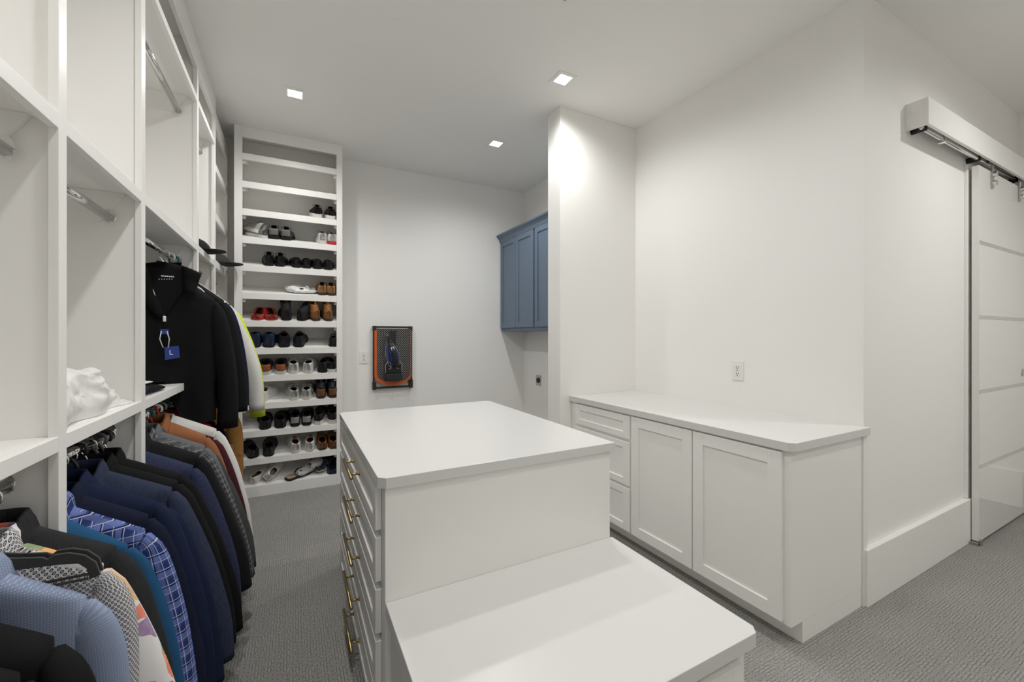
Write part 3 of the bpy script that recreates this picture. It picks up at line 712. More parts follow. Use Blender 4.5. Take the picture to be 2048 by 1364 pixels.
# ------------------------------------------------------------------ hangers
HP = dict(black=BLACK, grey=mat('grey_plastic', (0.10, 0.10, 0.10), 0.5), teal=mat('teal_plastic', (0.02, 0.17, 0.20), 0.4), white=PLATE,
          red=mat('red_plastic', (0.35, 0.015, 0.02), 0.4), green=mat('green_grey_plastic', (0.16, 0.18, 0.13), 0.4), wood=mat('dark_wood', (0.035, 0.012, 0.008), 0.35, bump=(90, 0.1)),
          velvet=mat('velvet_grey', (0.030, 0.029, 0.027), 0.9, sheen=0.25), clear=mat('pale_plastic', (0.45, 0.50, 0.48), 0.25))
def hanger(y, rodz, col, label, hook='metal', rot=0.0, kind='arm', half=0.165, x=-0.605, flip=1, drop=0.06):
    t = thing('hanger', label, 'hanger', (x, y, rodz), rot, None, True)
    mt = HP[col]; zc = -0.006; rh = 0.0225
    P = [Vector((flip*rh*math.cos(a), 0, zc+0.0+rh*math.sin(a))) for a in [R(-40+22*i) for i in range(11)]]
    P += [Vector((-flip*0.018, 0, zc-0.018)), Vector((-flip*0.006, 0, zc-0.034)), Vector((0, 0, zc-0.048)), Vector((0, 0, -0.082))]
    hk = {'metal': (CHROME, 0.0022), 'plastic': (mt, 0.0050)}[hook]
    part('hook', M().tube(P, hk[1], 8), hk[0], t, 0, True)
    if kind == 'velvet':     # flat flocked hanger with strap notches
        up = [(0, -0.070), (0.03, -0.074), (0.06, -0.086), (0.10, -0.097), (0.135, -0.104), (0.143, -0.110), (0.152, -0.103), (0.175, -0.104), (0.20, -0.115), (0.218, -0.135), (0.226, -0.165)]
        lo = [(0.208, -0.170), (0.203, -0.145), (0.19, -0.131), (0.16, -0.126), (0.10, -0.121), (0.05, -0.113), (0, -0.108)]
        half_ = up + lo
        pts = half_ + [(-a, b) for a, b in reversed(half_[1:-1])]
        part('shoulder_bar', M().prism(pts[::-1], -0.003, 0.003, 1), mt, t, 0.0015)
        part('trouser_bar', M().tube([(-0.205, 0, -0.168), (0.205, 0, -0.168)], 0.003, 8), mt, t, 0, True)
    elif kind == 'tube':
        pts = [Vector((0, 0, -0.080)), Vector((0.03, 0, -0.098)), Vector((half*0.9, 0, -0.108-drop*1.1)), Vector((half, 0, -0.120-drop*1.2)), Vector((half*0.97, 0, -0.130-drop*1.2)), Vector((0, 0, -0.132-drop*1.2))]
        path = pts + [Vector((-p.x, 0, p.z)) for p in reversed(pts[1:-1])]
        part('shoulder_bar', M().tube(path, 0.0045, 8, False, True), mt, t, 0, True)
    else:
        rr = []
        for k in range(21):
            f = k/10-1; xx = f*half; zz = -0.094-(drop+0.035)*abs(f)**1.2; hh = 0.016-0.006*abs(f); tt = 0.008+0.010*abs(f)
            rr.append([(xx, tt*math.cos(a), zz+hh*math.sin(a)-0.004) for a in [2*PI*i/10 for i in range(10)]])
        part('shoulder_bar', M().rings(rr, True, True, True), mt, t, 0, True)
        part('hook_base', M().tube([(0, 0, -0.096), (0, 0, -0.066)], 0.008, 10), mt, t, 0, True)
    return t

ZR1, ZR2 = 1.022, 1.820
# first bay, lower rail (nearest the camera first)
garment('jacket', 'black fleece jacket lowest in the bottom left corner, nearest the camera', 'jacket', 0.985, ZR1, 'fleece', S=0.20, T=0.045, collar='stand', seed=1, out=0.21, neck=0.11, drop=0.10)
garment('jacket', 'black fleece jacket hanging just before the light blue shirt', 'jacket', 1.085, ZR1, 'fleece', S=0.205, T=0.045, Tb=0.055, collar='crew', seed=2, out=0.215, drop=0.10, neck=0.115)
garment('dress_shirt', 'light blue textured dress shirt hanging at the left edge', 'shirt', 1.195, ZR1, 'oxford', S=0.180, T=0.028, Tb=0.045, collar='shirt', seed=3, out=0.190, front=1, lining='oxford', x=-0.570, neck=0.102, drop=0.088)
garment('dress_shirt', 'black and white dotted dress shirt behind the light blue shirt', 'shirt', 1.280, ZR1, 'dots', S=0.205, T=0.026, Tb=0.040, collar='shirt', seed=4, out=0.195, lining='dots', neck=0.095, drop=0.078, x=-0.595)
garment('dress_shirt', 'white shirt printed with red and green flowers', 'shirt', 1.318, ZR1, 'floral', S=0.205, T=0.026, Tb=0.045, collar='shirt', seed=5, out=0.345, lining='floral', neck=0.098, drop=0.085)
garment('suit_jacket', 'charcoal suit jacket right behind the flower printed shirt', 'jacket', 1.362, ZR1, 'charcoal', S=0.215, T=0.032, collar='jacket', seed=6, out=0.30, L=0.74, neck=0.078)
hanger(0.985, ZR1, 'grey', 'grey plastic hanger holding the lowest black fleece in the corner', half=0.12, drop=0.10)
hanger(1.085, ZR1, 'grey', 'grey plastic hanger holding the black fleece before the light blue shirt', half=0.12, drop=0.10)
hanger(1.195, ZR1, 'white', 'white plastic hanger whose end pokes from the light blue shirt sleeve', half=0.165, drop=0.09, x=-0.570)
hanger(1.222, ZR1, 'velvet', 'nearer of two empty flat grey velvet hangers before the dotted shirt', kind='velvet', x=-0.600)
hanger(1.245, ZR1, 'velvet', 'farther of two empty flat grey velvet hangers, against the dotted shirt', kind='velvet', x=-0.602)
hanger(1.280, ZR1, 'black', 'chrome hooked black hanger holding the dotted shirt')
hanger(1.318, ZR1, 'black', 'chrome hooked black hanger holding the flower printed shirt')
hanger(1.362, ZR1, 'wood', 'dark brown wooden hanger with chrome hook holding the charcoal jacket')
# second bay, lower rail
garment('dress_shirt', 'plain teal blue shirt showing a sliver before the plaid shirt', 'shirt', 1.520, ZR1, 'teal', S=0.195, T=0.022, Tb=0.030, collar='shirt', seed=7, out=0.285, neck=0.122, drop=0.10, lining='teal')
garment('dress_shirt', 'blue plaid dress shirt with white lines', 'shirt', 1.565, ZR1, 'plaid', S=0.22, T=0.030, Tb=0.042, collar='shirt', seed=8, out=0.305, lining='plaid', neck=0.108, drop=0.098)
garment('suit_jacket', 'dark navy jacket hanging right behind the blue plaid shirt', 'jacket', 1.618, ZR1, 'navy', neck=0.095, S=0.215, T=0.034, collar='jacket', seed=9, out=0.32, L=0.73)
garment('suit_jacket', 'navy jacket between the dark navy jacket and the blazer on a grey hanger', 'jacket', 1.672, ZR1, 'navy2', S=0.225, T=0.034, collar='jacket', seed=10, out=0.335, L=0.70)
garment('blazer', 'bright navy blazer open over a thick grey hanger', 'jacket', 1.728, ZR1, 'navy2', neck=0.108, S=0.235, T=0.036, collar='jacket', seed=11, out=0.35, L=0.70)
garment('suit_jacket', 'blue heathered wool jacket between navy blazer and black jackets', 'jacket', 1.795, ZR1, 'denim', S=0.235, T=0.038, collar='jacket', seed=12, out=0.375, L=0.72)
garment('suit_jacket', 'nearer plain black jacket behind the blue heathered jacket', 'jacket', 1.870, ZR1, 'black', S=0.235, T=0.038, collar='jacket', seed=13, out=0.37, L=0.70)
garment('suit_jacket', 'farther plain black jacket beside the closet divider', 'jacket', 1.950, ZR1, 'black', S=0.235, T=0.038, collar='jacket', seed=14, out=0.385, L=0.70)
hanger(1.520, ZR1, 'teal', 'teal plastic hanger with thick looped hook', hook='plastic', half=0.12, kind='tube', drop=0.10)
hanger(1.565, ZR1, 'black', 'black hanger with chrome hook holding the blue plaid shirt', half=0.12, drop=0.11)
hanger(1.618, ZR1, 'black', 'black hanger holding the dark navy jacket behind the plaid shirt', half=0.155)
hanger(1.672, ZR1, 'black', 'black hanger holding the navy jacket just before the blazer\'s grey hanger', half=0.155)
hanger(1.728, ZR1, 'grey', 'thick grey plastic hanger inside the bright navy blazer', half=0.13, drop=0.045)
hanger(1.795, ZR1, 'black', 'black plastic hanger with thick plastic hook in the heathered jacket', hook='plastic', half=0.155)
hanger(1.870, ZR1, 'black', 'chrome hooked hanger holding the nearer plain black jacket', half=0.155)
hanger(1.950, ZR1, 'grey', 'grey plastic hanger with thick hook holding the farther black jacket', hook='plastic', half=0.155)
hanger(1.995, ZR1, 'black', 'empty thin black hanger nearest the divider, past the black jackets', hook='plastic', kind='tube', half=0.155)
hanger(2.030, ZR1, 'clear', 'empty pale wire-thin hanger against the divider cleat', kind='tube', half=0.155)
# third bay, lower rail
garment('suit_jacket', 'dark navy mottled jacket just past the divider', 'jacket', 2.165, ZR1, 'navymot', S=0.23, T=0.038, collar='jacket', seed=15, out=0.36, L=0.70, neck=0.10)
garment('suit_jacket', 'black velvet jacket between mottled navy and grey checked jackets', 'jacket', 2.250, ZR1, 'velvet', S=0.235, T=0.040, collar='jacket', seed=16, out=0.39, L=0.74)
garment('suit_jacket', 'grey checked jacket behind the black velvet jacket', 'jacket', 2.335, ZR1, 'check', S=0.235, T=0.036, collar='jacket', seed=17, out=0.395, L=0.72)
garment('suit_jacket', 'plain mid grey jacket under the coloured hangers', 'jacket', 2.420, ZR1, 'grey', S=0.23, T=0.036, collar='jacket', seed=18, out=0.36, L=0.66)
garment('suit_jacket', 'dark grey jacket whose hem shows farthest along the lower row', 'jacket', 2.505, ZR1, 'dgrey', S=0.235, T=0.036, collar='jacket', seed=19, out=0.39, L=0.70, neck=0.11)
garment('shirt', 'rust brown shirt with its shoulder showing behind the grey jacket', 'shirt', 2.570, ZR1, 'rust', S=0.21, T=0.03, Tb=0.04, collar='shirt', seed=20, out=0.32, neck=0.055, lining='rust')
garment('shirt', 'dark maroon shirt edge between rust and white shirts', 'shirt', 2.640, ZR1, 'maroon', S=0.235, T=0.03, Tb=0.04, collar='crew', seed=21, out=0.35, neck=0.085, lining='maroon')
garment('shirt', 'white shirt with long shoulder showing past the maroon one', 'shirt', 2.715, ZR1, 'white', S=0.235, T=0.03, Tb=0.04, collar='crew', seed=22, out=0.36, neck=0.055, lining='white')
garment('shirt', 'bright red shirt peeking above the white shirt shoulder', 'shirt', 2.790, ZR1, 'red', S=0.20, T=0.03, Tb=0.04, collar='crew', seed=23, out=0.30, neck=0.045, lining='red')
garment('shirt', 'black shirt at the far end of the third bay\'s lower rail', 'shirt', 2.870, ZR1, 'black', S=0.21, T=0.03, Tb=0.04, collar='crew', seed=24, out=0.30, neck=0.045)
for y, c, hk, kd, lb in ((2.165, 'black', 'metal', 'arm', 'chrome hooked hanger holding the mottled navy jacket'), (2.250, 'black', 'metal', 'arm', 'chrome hooked hanger holding the black velvet jacket'),
                     (2.335, 'black', 'metal', 'arm', 'chrome hooked hanger holding the grey checked jacket'), (2.420, 'white', 'metal', 'tube', 'white hanger with metal hook in the mid grey jacket'),
                     (2.505, 'teal', 'plastic', 'tube', 'dark teal hanger of the dark grey jacket, left of the red one'), (2.570, 'red', 'plastic', 'tube', 'red plastic hanger above the rust brown shirt'),
                     (2.640, 'white', 'plastic', 'tube', 'white plastic hanger right beside the red hanger'), (2.715, 'green', 'plastic', 'tube', 'olive grey plastic hanger holding the white shirt'),
                     (2.790, 'teal', 'plastic', 'tube', 'teal plastic hanger holding the bright red shirt'), (2.870, 'clear', 'plastic', 'tube', 'pale translucent looking hanger last along the third bay')):
    hanger(y, ZR1, c, lb, hk, 0, kd, 0.15)

# ------------------------------------------------------------------ upper rail, third and fourth bay
zj = garment('zip_jacket', 'black half zip pullover with a blue size tag, facing the room', 'jacket', 2.775, ZR2, 'black', S=0.215, Sb=0.225, L=0.80, T=0.050, Tb=0.055, collar=None, out=0.275, Ls=0.72, rot=R(14),
             seed=31, neck=0.105, drop=0.13, clear=(0.06, -0.572), cuff=0.05, fold=0.016)
def front_y(x, z):   # front surface of the pullover, local
    return -0.052*max(0.0, 1-abs(x/0.22)**2.6)**0.4 - 0.010
# open collar: two turned-down flaps, dark inside with label, zip line
vpts = [(-0.085, 0.015), (0.085, 0.015), (0.10, -0.03), (0.075, -0.10), (0.0, -0.235), (-0.055, -0.12), (-0.09, -0.03)]
part('neck_inside', M().prism(vpts[::-1], -0.068, -0.048, 1), FB['dark'], zj)
def flap(name, curve_in, curve_out, off):
    g = M().grid(lambda u, v: (curve_in[0][0]+(curve_in[1][0]-curve_in[0][0])*v + u*((curve_out[0][0]-curve_in[0][0])*(1-v)+(curve_out[1][0]-curve_in[1][0])*v),
                               -0.070-off*math.sin(PI*min(1, u*0.9+0.05))-0.004*math.sin(v*9),
                               curve_in[0][1]+(curve_in[1][1]-curve_in[0][1])*v + u*((curve_out[0][1]-curve_in[0][1])*(1-v)+(curve_out[1][1]-curve_in[1][1])*v)), 6, 10)
    part(name, g, FB['black'], zj, 0, True, 0, None, 0.006)
flap('collar_flap', [(-0.075, 0.035), (0.0, -0.235)], [(-0.150, -0.035), (-0.03, -0.240)], 0.014)
flap('collar_flap', [(0.070, 0.035), (0.080, -0.105)], [(0.150, 0.000), (0.125, -0.110)], 0.020)
part('collar', M().rings([[(-0.082+0.164*i/16, -0.03-0.035*math.cos(PI*(i/8-1))*0.6 + 0.0, 0.036-0.012*k+0.012*math.sin(PI*i/16)) for i in range(17)] for k in range(5)], False), FB['black'], zj, 0, True, 0, None, 0.004)
part('zip_tape', M().tube([(-0.048, -0.073, -0.09), (-0.028, -0.075, -0.16), (0.0, -0.077, -0.236)], 0.003, 8), STEEL, zj, 0, True)
part('zip_puller', M().box(-0.007, -0.086, -0.262, 0.007, -0.078, -0.234), CHROME, zj, 0.002)
part('zip_seam', M().tube([(0.0, -0.070, -0.262), (0.002, -0.070, -0.40)], 0.002, 6), FB['dark'], zj, 0, True)
TAGB = mat('tag_blue', (0.012, 0.04, 0.24), 0.45)
part('hang_tag_small', M().box(-0.016, -0.079, -0.325, 0.018, -0.0775, -0.300), TAGB, zj, 0)
for sx in (-0.012, 0.010):
    part('tag_string', M().tube([(sx, -0.080, -0.31), (sx*1.7+0.002, -0.083, -0.35), (sx*0.9+0.006, -0.083, -0.395)], 0.0024, 6), FB['white'], zj, 0, True)
tg = part('size_tag', M().prism([(0.002, -0.458), (0.062, -0.447), (0.057, -0.385), (0.000, -0.392)][::-1], -0.084, -0.0825, 1), TAGB, zj, 0)
def lettering(txt, size, loc, mtl, parent, rot=(PI/2, 0, 0), nm='lettering'):
    c = bpy.data.curves.new(nm, 'FONT'); c.body = txt; c.size = size; c.extrude = 0.0003; c.align_x = 'CENTER'; c.align_y = 'CENTER'
    o = bpy.data.objects.new(nm, c); C.objects.link(o)
    me = bpy.data.meshes.new_from_object(o.evaluated_get(bpy.context.evaluated_depsgraph_get()))
    bpy.data.objects.remove(o)
    me.materials.clear(); me.materials.append(mtl)
    o = bpy.data.objects.new(nm, me); o.location = loc; o.rotation_euler = rot
    return link(o, parent)
WH = mat('print_white', (0.8, 0.8, 0.8), 0.6)
lettering('L', 0.034, (0.026, -0.0848, -0.420), WH, tg)
lettering('REEBOK', 0.013, (0.020, -0.0686, -0.028), WH, zj, nm='neck_print') if False else None
np_ = M()
for k in range(7): np_.box(-0.012+k*0.0075, -0.0688, -0.030, -0.007+k*0.0075, -0.0682, -0.024)
for k in range(6): np_.box(-0.022+k*0.010, -0.0688, -0.046+0.001*k, -0.018+k*0.010, -0.0682, -0.043+0.001*k)
part('neck_print', np_, WH, zj)
hanger(2.775, ZR2, 'black', 'thin metal hooked hanger holding the black half zip pullover', rot=R(14), half=0.155)
garment('pullover', 'second black pullover hanging close behind the half zip one', 'pullover', 2.885, ZR2, 'black', S=0.23, L=0.80, T=0.04, Tb=0.05, collar='stand', out=0.315, Ls=0.66, rot=R(10), seed=32, neck=0.085, clear=(0.09, -0.585), drop=0.14)
garment('pullover', 'dark navy pullover just before the white sweatshirt', 'pullover', 2.985, ZR2, 'navy', S=0.235, L=0.78, T=0.04, Tb=0.05, collar='crew', out=0.315, Ls=0.64, rot=R(6), seed=33, neck=0.085, clear=(0.09, -0.58), drop=0.14)
hanger(2.885, ZR2, 'white', 'white plastic hanger behind the half zip pullover\'s hook', hook='plastic', kind='tube', half=0.155)
hanger(2.985, ZR2, 'teal', 'pale teal hanger holding the dark navy pullover', hook='plastic', kind='tube', half=0.155)
garment('sweatshirt', 'white long sleeve sweatshirt with ribbed cuffs on upper rail', 'sweatshirt', 3.270, ZR2, 'offwhite', S=0.225, L=0.76, T=0.04, Tb=0.05, collar='crew', out=0.385, Ls=0.72, rot=R(4), seed=34, neck=0.085, drop=0.14, lining='offwhite', clear=(0.09, -0.585))
garment('safety_shirt', 'bright lime yellow shirt behind the white sweatshirt', 'shirt', 3.365, ZR2, 'lime', S=0.245, L=0.72, T=0.030, Tb=0.035, collar='crew', out=0.385, Ls=0.74, seed=35, neck=0.115, drop=0.14, lining='lime', clear=(0.09, -0.585))
garment('shirt', 'dark red shirt farthest along the upper rail behind the lime one', 'shirt', 3.470, ZR2, 'maroon', S=0.235, L=0.74, T=0.035, Tb=0.04, collar='crew', out=0.375, Ls=0.55, seed=36, neck=0.140, drop=0.14, lining='maroon', clear=(0.09, -0.585))
hanger(3.270, ZR2, 'black', 'black hanger with thin hook holding the white sweatshirt', half=0.155)
hanger(3.380, ZR2, 'grey', 'grey hanger holding the lime yellow shirt', half=0.155)
hanger(3.470, ZR2, 'grey', 'grey hanger holding the dark red shirt', half=0.155)
garment('work_coat', 'long tan work coat whose hem hangs below the dark pullovers', 'coat', 3.300, ZR1, 'tan', S=0.235, Sb=0.30, L=0.385, T=0.05, Tb=0.06, collar='crew', out=0.235, Ls=0.22, seed=37, neck=0.044, lining='tan')
hanger(3.300, ZR1, 'black', 'black hanger holding the tan work coat', half=0.155)

# ------------------------------------------------------------------ things on the closet shelves
def heap(name, label, cat, x0, x1, y0, y1, z, hfun, mt, nu=60, nv=60, group=None):
    def f(u, v):
        h = hfun(u, v); e = min(u, 1-u, v, 1-v)
        pinch = 0.03*math.sin(u*23+v*7)+0.02*math.sin(v*31-u*11)
        x = x0+(x1-x0)*u + pinch*(x1-x0)*(0.5-abs(u-0.5)); y = y0+(y1-y0)*v + pinch*(y1-y0)*(0.5-abs(v-0.5))
        return (x, y, z+0.001+max(0, h)*min(1, e*9)**0.5)
    return top(name, M().grid(f, nu, nv), mt, label, cat, group, 0, True)
TOW = fabric('towel_white', (0.72, 0.715, 0.70), weave=500, var=0.04)
def towel_h(u, v):
    b = 0.150*(1-v**2.0)*(1-0.10*u) + 0.030
    if v > 0.70: b *= 1-0.45*min(1, (v-0.70)/0.06)
    def rg(sc, z): return 1-abs(noise.noise(Vector((u*sc, v*sc*1.5, z))))*2.2
    b += 0.030*(rg(2.6, 1.3)-0.6) + 0.024*(rg(5.5, 4.0)-0.6) + 0.010*(rg(12, 8.0)-0.6)
    b += 0.016*math.sin(v*13+u*5+1)*u
    return b*(0.40+0.60*min(1, (1-v)*3.2))
t = thing('white_towel', 'crumpled white towel in a pile on the middle shelf', 'towel', (-0.7, 1.75, ZL))
def tf(u, v):
    h = towel_h(u, v); e = min(u+0.08, 1-u, v+0.2, 1-v)
    x, y, z = -0.90+0.350*u+0.012*math.sin(v*14+1), 1.480+0.60*v*(0.97+0.03*math.sin(u*9)), max(0.002, h)*min(1, max(0, e)*8)**0.5
    k = min(1, z/0.03)
    def crease(a, sc): return 1-2.4*abs(noise.noise(Vector((x*sc+a, y*sc*0.8-a, z*sc*1.5+2*a))))
    x += k*(0.016*crease(1.7, 7)+0.009*crease(5.1, 15)+0.003*crease(9.3, 34)); y += k*0.014*crease(3.3, 8)
    z += k*(0.008*crease(7.7, 10)+0.005*crease(2.2, 22))
    return (min(x, -0.527), y, ZL+0.001+max(0, z))
part('towel_body', M().grid(tf, 150, 160), TOW, t, 0, True)
def ff(u, v):
    h = 0.148-0.055*v**2+0.012*math.sin(u*6+v*5)+0.010*noise.noise(Vector((u*5, v*5, 9)))
    return (-0.90+0.30*u+0.02*math.sin(v*6), 1.482+0.36*v, ZL+h*(1-0.35*u**3)-0.05*max(0, v-0.8)*5*0.5)
part('folded_flap', M().grid(ff, 30, 30), TOW, t, 0, True, 0, None, 0.012)
NV = fabric('cap_navy', (0.012, 0.016, 0.045))
t = thing('folded_cloth', 'small navy and white folded cloth on the shelf below the half zip pullover', 'cloth', (-0.62, 2.28, ZL))
def fold_pad(x0, x1, y0, y1, z0, hgt, s, ta=0.5):
    def f(u, v):
        a = 2*PI*u; r = 1-0.04*math.sin(5*a+s)
        xx = (x0+x1)/2+(x1-x0)/2*sgnpow(math.cos(a), 0.6)*r*math.sin(PI*v)**0.35; yy = (y0+y1)/2+(y1-y0)/2*sgnpow(math.sin(a), 0.6)*r*math.sin(PI*v)**0.35
        k = (yy-y0)/(y1-y0)
        return (xx, yy, z0+hgt*(1-ta*k)*(0.5-0.5*math.cos(PI*v))+0.004*noise.noise(Vector((xx*20, yy*20, s))))
    return M().grid(f, 36, 10)
part('navy_fold', fold_pad(-0.86, -0.530, 2.10, 2.30, ZL+0.001, 0.062, 1, 0.2), NV, t, 0, True)
part('black_fold', fold_pad(-0.84, -0.525, 2.20, 2.52, ZL+0.002, 0.048, 2, 0.6), FB['black'], t, 0, True)
part('white_fold', fold_pad(-0.80, -0.555, 2.22, 2.42, ZL+0.040, 0.022, 3, 0.5), FB['white'], t, 0, True)
# cowboy style hat and cap on the shelf above
HATB = fabric('hat_black', (0.012, 0.012, 0.013), sheen=0.05)
def hat(name, label, x, y, z, s, mt, crown_h=0.10):
    t = thing(name, label, 'hat', (x, y, z))
    n = 40
    def brim(u, v):
        a = 2*PI*u; r = (0.075+0.085*v)*s; up = 0.045*s*abs(math.cos(a))**2*v**2
        return (x+r*math.cos(a), y+1.15*r*math.sin(a), z+0.002+up+0.006*s)
    part('brim', M().grid(brim, n, 8), mt, t, 0, True, 0, None, 0.004)
    rr = []
    for k, (q, h) in enumerate(((1.0, 0.0), (0.97, 0.4), (0.9, 0.75), (0.80, 0.98), (0.6, 1.0), (0.25, 0.86), (0.02, 0.82))):
        rr.append([(x+0.077*s*q*math.cos(2*PI*i/n), y+1.15*0.077*s*q*math.sin(2*PI*i/n), z+0.006*s+crown_h*s*h) for i in range(n)])
    part('crown', M().rings(rr, True, False, True), mt, t, 0, True)
    part('band', M().rings([[(x+0.0785*s*math.cos(2*PI*i/n), y+1.15*0.0785*s*math.sin(2*PI*i/n), z+0.008*s+dz) for i in range(n)] for dz in (0, 0.022*s)], True), FB['dark'], t, 0, True)
    return t
def cap(name, label, x, y, z, mt, rot=0.0, s=1.0):
    t = thing(name, label, 'cap', (x, y, z), rot, None, True)
    n = 28; rr = []
    for k in range(9):
        a = PI/2*k/8; r = 0.088*s*math.cos(a)+0.001
        rr.append([(r*math.cos(2*PI*i/n)*1.08, r*math.sin(2*PI*i/n), 0.006+0.085*s*math.sin(a)) for i in range(n)])
    part('crown', M().rings(rr, True, True, True), mt, t, 0, True)
    def bill(u, v):
        a = (u-0.5)*2.1; r = 0.082*s+0.085*s*v*math.cos(a*0.62)
        return (r*math.cos(a)*1.08, r*math.sin(a), 0.010+0.020*(1-abs(2*u-1)**2)*(1-0.6*v))
    part('bill', M().grid(bill, 16, 6), mt, t, 0, True, 0, None, 0.004)
    part('top_button', M().disc((0, 0, 0.091*s), 0.008, 2, 0.004, 10), mt, t)
    return t
cap('black_cap', 'black cap standing with a tall flap on the upper shelf edge', -0.585, 3.38, ZM+0.001, HATB, R(20), 1.0)
cap('grey_cap', 'dark grey cap overhanging the shelf edge of the corner tower', -0.545, 4.02, 1.951, fabric('cap_grey', (0.05, 0.05, 0.05)), R(15), 1.0)
# ------------------------------------------------------------------ shoes
def leather(name, col, rough=0.35): return mat(name, col, rough, bump=(140, 0.15), var=(25, 0.12))
SM = dict(black=leather('shoe_black', (0.010, 0.010, 0.011)), blacks=mat('suede_black', (0.011, 0.011, 0.012), 0.8), white=leather('shoe_white', (0.66, 0.65, 0.63), 0.5),
          offw=leather('shoe_off_white', (0.50, 0.49, 0.46), 0.6), tan=leather('shoe_tan', (0.30, 0.135, 0.04), 0.5), tanl=leather('shoe_light_tan', (0.42, 0.22, 0.09), 0.55),
          brown=leather('shoe_brown', (0.22, 0.085, 0.025), 0.35), dbrown=leather('shoe_dark_brown', (0.045, 0.022, 0.014), 0.4), navy=leather('shoe_navy', (0.012, 0.018, 0.045), 0.5),
          nblack=leather('shoe_blue_black', (0.010, 0.012, 0.020), 0.5), blue=leather('shoe_blue', (0.018, 0.032, 0.085), 0.5), red=mat('felt_red', (0.42, 0.035, 0.02), 0.85), redl=mat('lining_red', (0.22, 0.008, 0.02), 0.8),
          orange=leather('shoe_orange', (0.40, 0.12, 0.03), 0.5), grey=mat('shoe_grey', (0.20, 0.20, 0.195), 0.8), lgrey=mat('shoe_light_grey', (0.42, 0.415, 0.40), 0.8), dark=mat('shoe_inside', (0.008, 0.008, 0.008), 0.9),
          wool=mat('wool_lining', (0.28, 0.24, 0.17), 0.95, bump=(220, 0.8)), beige=mat('insole_beige', (0.33, 0.25, 0.17), 0.8), redsole=mat('sole_red', (0.55, 0.03, 0.03), 0.6), silver=mat('shoe_silver', (0.5, 0.5, 0.5), 0.3, 0.7),
          sole=mat('sole_white', (0.68, 0.67, 0.64), 0.6), plaid=fabric('shoe_plaid', (0.025, 0.014, 0.012), 'check'))
def interp(xs, ys, t):
    for i in range(len(xs)-1):
        if t <= xs[i+1]:
            f = (t-xs[i])/(xs[i+1]-xs[i]); f = f*f*(3-2*f)*0.5+f*0.5
            return ys[i]+(ys[i+1]-ys[i])*f
    return ys[-1]
WX = [0, .04, .12, .30, .45, .62, .75, .88, .96, 1.0]
WY = [.018, .028, .035, .034, .037, .045, .047, .040, .026, .006]
